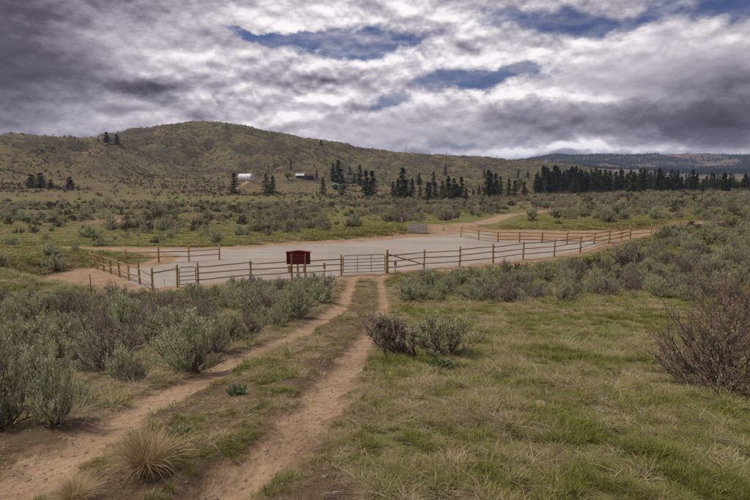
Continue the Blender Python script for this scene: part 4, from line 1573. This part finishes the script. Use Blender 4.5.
RIDGE = 'dark conifer, one of two on the crest of the low ridge beside the hill'
tree_px(107, 143, 10.5, 4, RIDGE, 'ridge conifers', 1.7)
tree_px(117, 143.5, 9, 4, RIDGE, 'ridge conifers', 1.7)
tree_px(98.5, 142, 5, 3, 'small conifer just beside the two on the ridge crest')
tree_px(41, 188, 15, 4, 'bushy dark conifer, fuller of the clump below the low ridge', None, 1.9)
tree_px(32, 187.5, 13, 4, 'bushy dark conifer leaning into the fuller one below the low ridge', None, 1.8)
tree_px(51, 188.5, 9, 4, 'small conifer at the edge of the clump below the low ridge', None, 1.8)
tree_px(70.5, 189, 12, 4, 'single bushy conifer a little apart from the clump below the low ridge', None, 1.8)
tree_px(235, 194.5, 21, 3, 'broad dark conifer left of the barn driveway', None, 1.75)
tree_px(266.4, 194.8, 20.5, 3, 'dark conifer, taller of a close pair below the barn', None, 1.55)
tree_px(273, 194.4, 18, 1, 'dark conifer, shorter of a close pair below the barn', None, 1.5)
tree_px(291, 170, 10.5, 5, 'lone conifer on the slope behind the ranch house')
tree_px(316.6, 178.5, 8, 4, 'small conifer beside the ranch house')
tree_px(323, 194.5, 16, 1, 'conifer left of the teal shed', None, 1.5)
tree_px(342.6, 195, 19.5, 3, 'dense conifer just right of the teal shed', None, 1.6)
tree_px(321, 145.5, 6, 4, 'round dark tree on the ridge line above the ranch house', None, 1.5)
tree_px(419, 185, 11, 4, 'bushy conifer behind the tall mid-valley conifers', None, 1.3)
for i, (px, py, h) in enumerate([(333, 181, 17.5), (338.5, 182, 21), (350, 175, 8.5), (354, 183, 10), (360, 186, 20.5), (366, 196, 25), (372, 195, 23.5), (402.6, 197.5, 29), (393, 196.5, 15), (398, 197, 18), (412, 197, 18),
        (427.6, 201.5, 19), (433.5, 186, 14), (435, 199.5, 17), (442, 199.5, 18), (448.4, 200, 23), (453.6, 200, 21), (461, 199.5, 22), (466, 199.5, 11), (457, 199, 15), (445, 175, 10), (484, 177.5, 8), (488, 196, 25),
        (490.5, 196, 23), (495, 196, 22), (500, 195, 18), (508.5, 196, 17), (514.6, 196.5, 16), (524, 196, 14), (518, 178, 8), (527.7, 178, 8), (406, 197.5, 16), (430, 195, 12), (420, 196, 10), (479, 196, 10), (473, 198, 9)]):
    size = 'tall' if h >= 20 else ('mid-height' if h >= 13 else 'short')
    if py < 180:
        where = 'standing apart on the slope behind the valley conifers'
    else:
        where = ('in the cluster right of the teal shed' if px < 380 else 'in the cluster round the tallest valley conifer' if px < 416 else
                 'in the open row between shed cluster and forest' if px < 475 else 'in the group beside the yellow-green tree')
    tree_px(px, py, h, (2, 0, 5, 1, 0, 2)[i % 6], size + ' slender conifer ' + where, 'conifers across the mid valley', random.uniform(1.45, 1.95))
# forest at the right
frng = random.Random(5)
for k in range(250):
    px = 533 + 228 * ((k + frng.random() * 2.5 - 0.5) / 250)
    back = frng.random()
    base = 193.5 - 3.0 * (px - 534) / 216 - 4.6 * back + 1.2 * math.sin(px * 0.21) + 0.8 * math.sin(px * 0.53)
    top = np.interp(px, [534, 540, 560, 600, 650, 700, 760], [180, 171, 169, 172, 173.5, 176, 178]) - 4.0 + 13.0 * frng.random() ** 0.9 + 1.5 * math.sin(px * 0.37) - 1.5 * back
    a, e = pix_ae(px, 190)
    p = at(px, base)
    if p is None:
        continue
    h = max(6, base - top) * float(project(*p)[2]) / F_PX
    wd = frng.uniform(1.05, 1.75)
    look = ('tall ' if base - top > 18 else 'short ' if base - top < 12 else 'mid-height ') + ('broad' if wd > 1.5 else 'slim' if wd < 1.25 else 'conical')
    add_tree(Vector(p) - Vector((0, 0, 0.1)), h, frng.choice([0, 1, 2, 5, 2, 0]), look + ' conifer in the ' + ('rear' if back > 0.5 else 'front') + ' of the dense forest band', 'forest band conifers', wd)


def leafy_tree(px, py, hpx, wpx, label):
    p = Vector(at(px, py)); k = float(project(*p)[2]) / F_PX
    root = empty('leafy_tree', p)
    tag(root, label, 'tree')
    rng = np.random.default_rng(int(px))
    m = MB(); m.tube([(0, 0, -.1), (0.02, 0, 0.3), (0.0, 0.03, 0.6)], [0.035, 0.025, 0.01], 7)
    for a in range(5):
        m.tube([(0.02, 0, 0.28), (0.14 * math.cos(a * 1.26), 0.14 * math.sin(a * 1.26), 0.55), (0.25 * math.cos(a * 1.26), 0.25 * math.sin(a * 1.26), 0.72)], [0.016, 0.010, 0.004], 5)
    h = hpx * k
    obj('trunk', m.mesh('trunk', M_BARK, True), root, scale=(wpx * k, wpx * k, h))
    n = 900
    cl = rand_dirs(26, rng) * rng.uniform(0.15, 0.42, 26)[:, None] * np.array([1, 1, 0.8]) + [0, 0, 0.62]
    pos = cl[rng.integers(0, 26, n)] + rng.normal(0, 0.07, (n, 3))
    pos[:, 2] = np.clip(pos[:, 2], 0.15, 1.05)
    v, f = leaf_quads(pos, rand_dirs(n, rng), np.full(n, 0.09), np.full(n, 0.03), rng)
    me = mesh_np('crown', v, f, [M_DECID]); tone_attr(me, n, 4, rng)
    obj('crown', me, root, scale=(wpx * k, wpx * k, h))


leafy_tree(288, 180, 7, 11, 'yellow-green leafy tree beside the ranch house')
leafy_tree(519.7, 191, 13, 9, 'yellow-green leafy tree among dark conifers')


def far_woods():
    x, y, r = sample_area(160000, 1500, 5200, 0.10, 0.68)
    z = height0(x, y)
    px, py, _ = project(x, y, z)
    c = fbm(x / 500, y / 500, 4) + 0.35 * fbm(x / 120, y / 120, 2)
    d = sstep(c, -0.08, 0.14)
    d = np.maximum(d, sstep(py, 162, 158) * sstep(c, -0.25, 0.1))
    ok = RNG.uniform(0, 1, len(x)) < d * 0.6 + 0.003
    x, y, z = x[ok], y[ok], z[ok]
    n = len(x)
    h = RNG.uniform(6, 13, n)
    lo = [conifer_meshes(70 + k, 0.22, 9, 5, 3)[1] for k in range(2)]
    for me in lo:                                           # coarser sprays for a far wood
        v = np.zeros(len(me.vertices) * 3, np.float32); me.vertices.foreach_get('co', v)
        v = v.reshape(-1, 4, 3); c0 = v.mean(1, keepdims=True); v = c0 + (v - c0) * 2.6
        me.vertices.foreach_set('co', v.ravel())
    scatter('far_forest', np.stack([x, y, z - 0.3], 1), RNG.uniform(0, 6.28, n), np.stack([h * 1.7, h * 1.7, h], 1), RNG.integers(0, 2, n), lo, 'dark far-off forest covering folds of the distant plateau', 'forest')


far_woods()


# ------------------------------------------------------------------ grass
def grass():
    protos = [blade_tuft(101, 60, 0.11, 0.9, 0.0030, M_GRASS_G, 0.08, 0.6), blade_tuft(102, 48, 0.15, 0.7, 0.0030, M_GRASS_G, 0.06, 0.6),
              blade_tuft(103, 56, 0.11, 1.2, 0.0028, M_GRASS_O, 0.09, 0.8), blade_tuft(104, 44, 0.15, 1.2, 0.0028, M_GRASS_O, 0.06, 0.8),
              blade_tuft(105, 60, 0.11, 2.0, 0.0026, M_STRAW, 0.10, 1.1), blade_tuft(106, 46, 0.17, 1.5, 0.0024, M_STRAW, 0.05, 1.1)]
    parts = []
    for (n, r0, r1, s0, s1) in ((44000, 1.6, 6.0, 0.26, 0.78), (46000, 6.0, 13.0, 0.45, 1.1), (56000, 13.0, 38.0, 0.6, 1.3)):
        x, y, r = sample_area(n, r0, r1, -0.72, 0.72)
        l, q = rut_mask(x, y)
        rut = np.minimum(l * 0.85, q)
        between = (l < 2.3) & (q < 2.3)
        patch = fbm(x / 1.1, y / 1.1, 3)
        dens = sstep(rut, 0.20, 0.44)
        dens = np.where(between | ((l < q) & (l < 3.0)), dens * np.clip(0.42 + 1.1 * patch, 0.05, 1), dens)
        dens *= np.clip(0.75 + 0.8 * patch, 0.3, 1) * (0.08 + 0.92 * sstep(fbm(x / 0.42 + 4, y / 0.42, 2), -0.15, 0.20))
        if r1 > 20:
            dens *= sstep(poly_sd(x, y, LOT) + 0.5 * patch, -0.7, 0.5)
        ok = RNG.uniform(0, 1, n) < dens
        x, y, r, l, q, patch, between = (a[ok] for a in (x, y, r, l, q, patch, between))
        m = len(x)
        g = 0.55 * fbm(x / 2.2 + 9, y / 2.2, 3) + 0.5 * fbm(x / 0.5, y / 0.5, 2) + RNG.normal(0, 0.22, m)
        g = np.where(between, g - 0.10, np.where((l < q) & (l < 3), g - 0.22, g - 0.05))
        idx = np.where(g > 0.16, RNG.integers(0, 2, m), np.where(g > -0.16, RNG.integers(2, 4, m), RNG.integers(4, 6, m)))
        s = RNG.uniform(s0, s1, m) * np.clip(0.9 + 0.5 * patch, 0.6, 1.3) * np.where(between, 0.75, 1.0)
        wd = s * (1.15 + sstep(r, 8, 30) * 1.0)
        parts.append((np.stack([x, y, height(x, y)], 1), np.stack([wd, wd, s], 1), idx))
    P = np.concatenate([p[0] for p in parts]); S = np.concatenate([p[1] for p in parts]); I = np.concatenate([p[2] for p in parts])
    n = len(P)
    scatter('grass', P, RNG.uniform(0, 6.28, n), S, I, protos, 'green and straw-coloured grass covering the near slope', 'grass', RNG.normal(0, 0.16, (n, 2)))
    # coarse tufts on the flat beyond the lot
    far = [blade_tuft(111, 40, 0.20, 1.0, 0.010, M_GRASS_G, 0.24), blade_tuft(112, 40, 0.20, 1.0, 0.010, M_GRASS_O, 0.26), blade_tuft(113, 36, 0.20, 1.2, 0.009, M_STRAW, 0.24)]
    x, y, r = sample_area(60000, 34, 170, -0.68, 0.68)
    x2, y2, r2 = sample_area(34000, 34, 80, -0.68, 0.68)
    x, y, r = np.concatenate([x, x2]), np.concatenate([y, y2]), np.concatenate([r, r2])
    pt = fbm(x / 12, y / 12, 3)
    ok = (RNG.uniform(0, 1, len(x)) < np.clip(0.55 + 0.9 * pt, 0.30, 1) * np.clip((60 / r) ** 1.3, 0.1, 1)) & clear_of_ways(x, y)
    x, y = x[ok], y[ok]; n = len(x)
    s = RNG.uniform(0.6, 1.3, n)
    scatter('meadow_grass', np.stack([x, y, height(x, y)], 1), RNG.uniform(0, 6.28, n), np.stack([s * 1.4, s * 1.4, s * 0.8], 1), RNG.choice([0, 1, 1, 1, 2], n), far, 'olive grass between the bushes beyond the gravel lot', 'grass')


grass()


def pebbles():
    import bmesh
    ms = []
    for k in range(3):
        bm = bmesh.new()
        bmesh.ops.create_icosphere(bm, subdivisions=1, radius=1.0)
        rng = random.Random(k)
        for v in bm.verts:
            v.co *= rng.uniform(0.75, 1.15); v.co.z *= 0.6
        me = bpy.data.meshes.new('pebble'); bm.to_mesh(me); bm.free(); me.materials.append(M_STONE)
        ms.append(me)
    x, y, r = sample_area(16000, 2.0, 16.0, -0.72, 0.3)
    l, q = rut_mask(x, y)
    ok = np.minimum(l, q) < 0.75
    ok |= (l < 2.0) & (q < 2.0) & (RNG.uniform(0, 1, len(x)) < 0.5)
    x, y = x[ok], y[ok]; n = len(x)
    s = 0.005 + 0.022 * RNG.uniform(0, 1, n) ** 5
    scatter('pebbles', np.stack([x, y, height(x, y)], 1), RNG.uniform(0, 6.28, n), np.stack([s, s * RNG.uniform(.7, 1, n), s], 1), RNG.integers(0, 3, n), ms, 'small tan pebbles and clods strewn on the wheel ruts', 'pebbles')
    # litter: broken twigs and straw lying on the soil
    rng = np.random.default_rng(8)
    tw = []
    for k in range(3):
        n_ = 5
        p0 = rng.uniform(-.10, .10, (n_, 3)); p0[:, 2] = 0.004
        d = rng.uniform(-.09, .09, (n_, 3)); d[:, 2] = rng.uniform(0, .012, n_)
        v, f = sticks([p0, p0 + d, np.full(n_, .0028), np.full(n_, .0018)], rng)
        tw.append(mesh_np('twig_litter', v, f, [M_STRAW if k else M_TWIG]))
    for me in tw:
        a = me.attributes.new('tone', 'FLOAT', 'POINT'); a.data.foreach_set('value', np.full(len(me.vertices), 0.5, np.float32))
    x, y, r = sample_area(5000, 2.0, 14.0, -0.72, 0.72)
    l, q = rut_mask(x, y)
    ok = (np.minimum(l, q) > 0.5) | (RNG.uniform(0, 1, len(x)) < 0.06)
    x, y = x[ok], y[ok]; n = len(x); s = RNG.uniform(0.6, 1.5, n)
    scatter('twig_litter', np.stack([x, y, height(x, y) + 0.004], 1), RNG.uniform(0, 6.28, n), np.stack([s, s, s], 1), RNG.integers(0, 3, n), tw, 'dead twigs and straw lying on the soil', 'litter')


pebbles()


def stone(px, py, wpx, hpx, label, group=None):
    import bmesh
    p = Vector(at(px, py, height)); k = float(project(*p)[2]) / F_PX
    bm = bmesh.new()
    bmesh.ops.create_icosphere(bm, subdivisions=3, radius=0.5)
    for v in bm.verts:
        n = perlin(np.array([v.co.x * 3 + px]), np.array([v.co.y * 3 + v.co.z * 2]))[0]
        v.co *= 1 + 0.28 * n
    me = bpy.data.meshes.new('stone'); bm.to_mesh(me); bm.free(); me.materials.append(M_STONE)
    for q in me.polygons:
        q.use_smooth = True
    o = obj('stone', me, None, p, (0, 0, 1.0), (wpx * k, wpx * k * 0.7, hpx * k * 1.7))
    tag(o, label, 'stone', group)


stone(541, 407, 19, 7, 'rounded tan stone half buried in the grass meadow')
stone(512, 403, 9, 3, 'flat small tan stone beside the rounded one in the meadow')


# ------------------------------------------------------------------ the air
def haze():
    m = bpy.data.materials.new('haze')
    m.use_nodes = True
    t = m.node_tree; t.nodes.clear()
    out = t.nodes.new('ShaderNodeOutputMaterial')
    v = t.nodes.new('ShaderNodeVolumePrincipled')
    v.inputs['Color'].default_value = (0.50, 0.64, 1.0, 1)
    v.inputs['Density'].default_value = 0.00009
    t.links.new(v.outputs[0], out.inputs['Volume'])
    mb = MB(); mb.box(-7200, 7200, -7200, 7200, HAZE_LO, HAZE_HI)
    o = obj('haze', mb.mesh('haze', m))
    tag(o, 'thin bluish haze over the far hills', 'haze', kind='stuff')


_zs = []
for _o in COL.objects:
    if _o.get('kind') == 'structure':
        _v = np.zeros(len(_o.data.vertices) * 3, np.float32); _o.data.vertices.foreach_get('co', _v)
        _zs.append((_v[2::3].min(), _v[2::3].max()))
HAZE_LO = float(min(a for a, _ in _zs)) - 1.0
HAZE_HI = float(max(b for _, b in _zs)) + 30.0
haze()
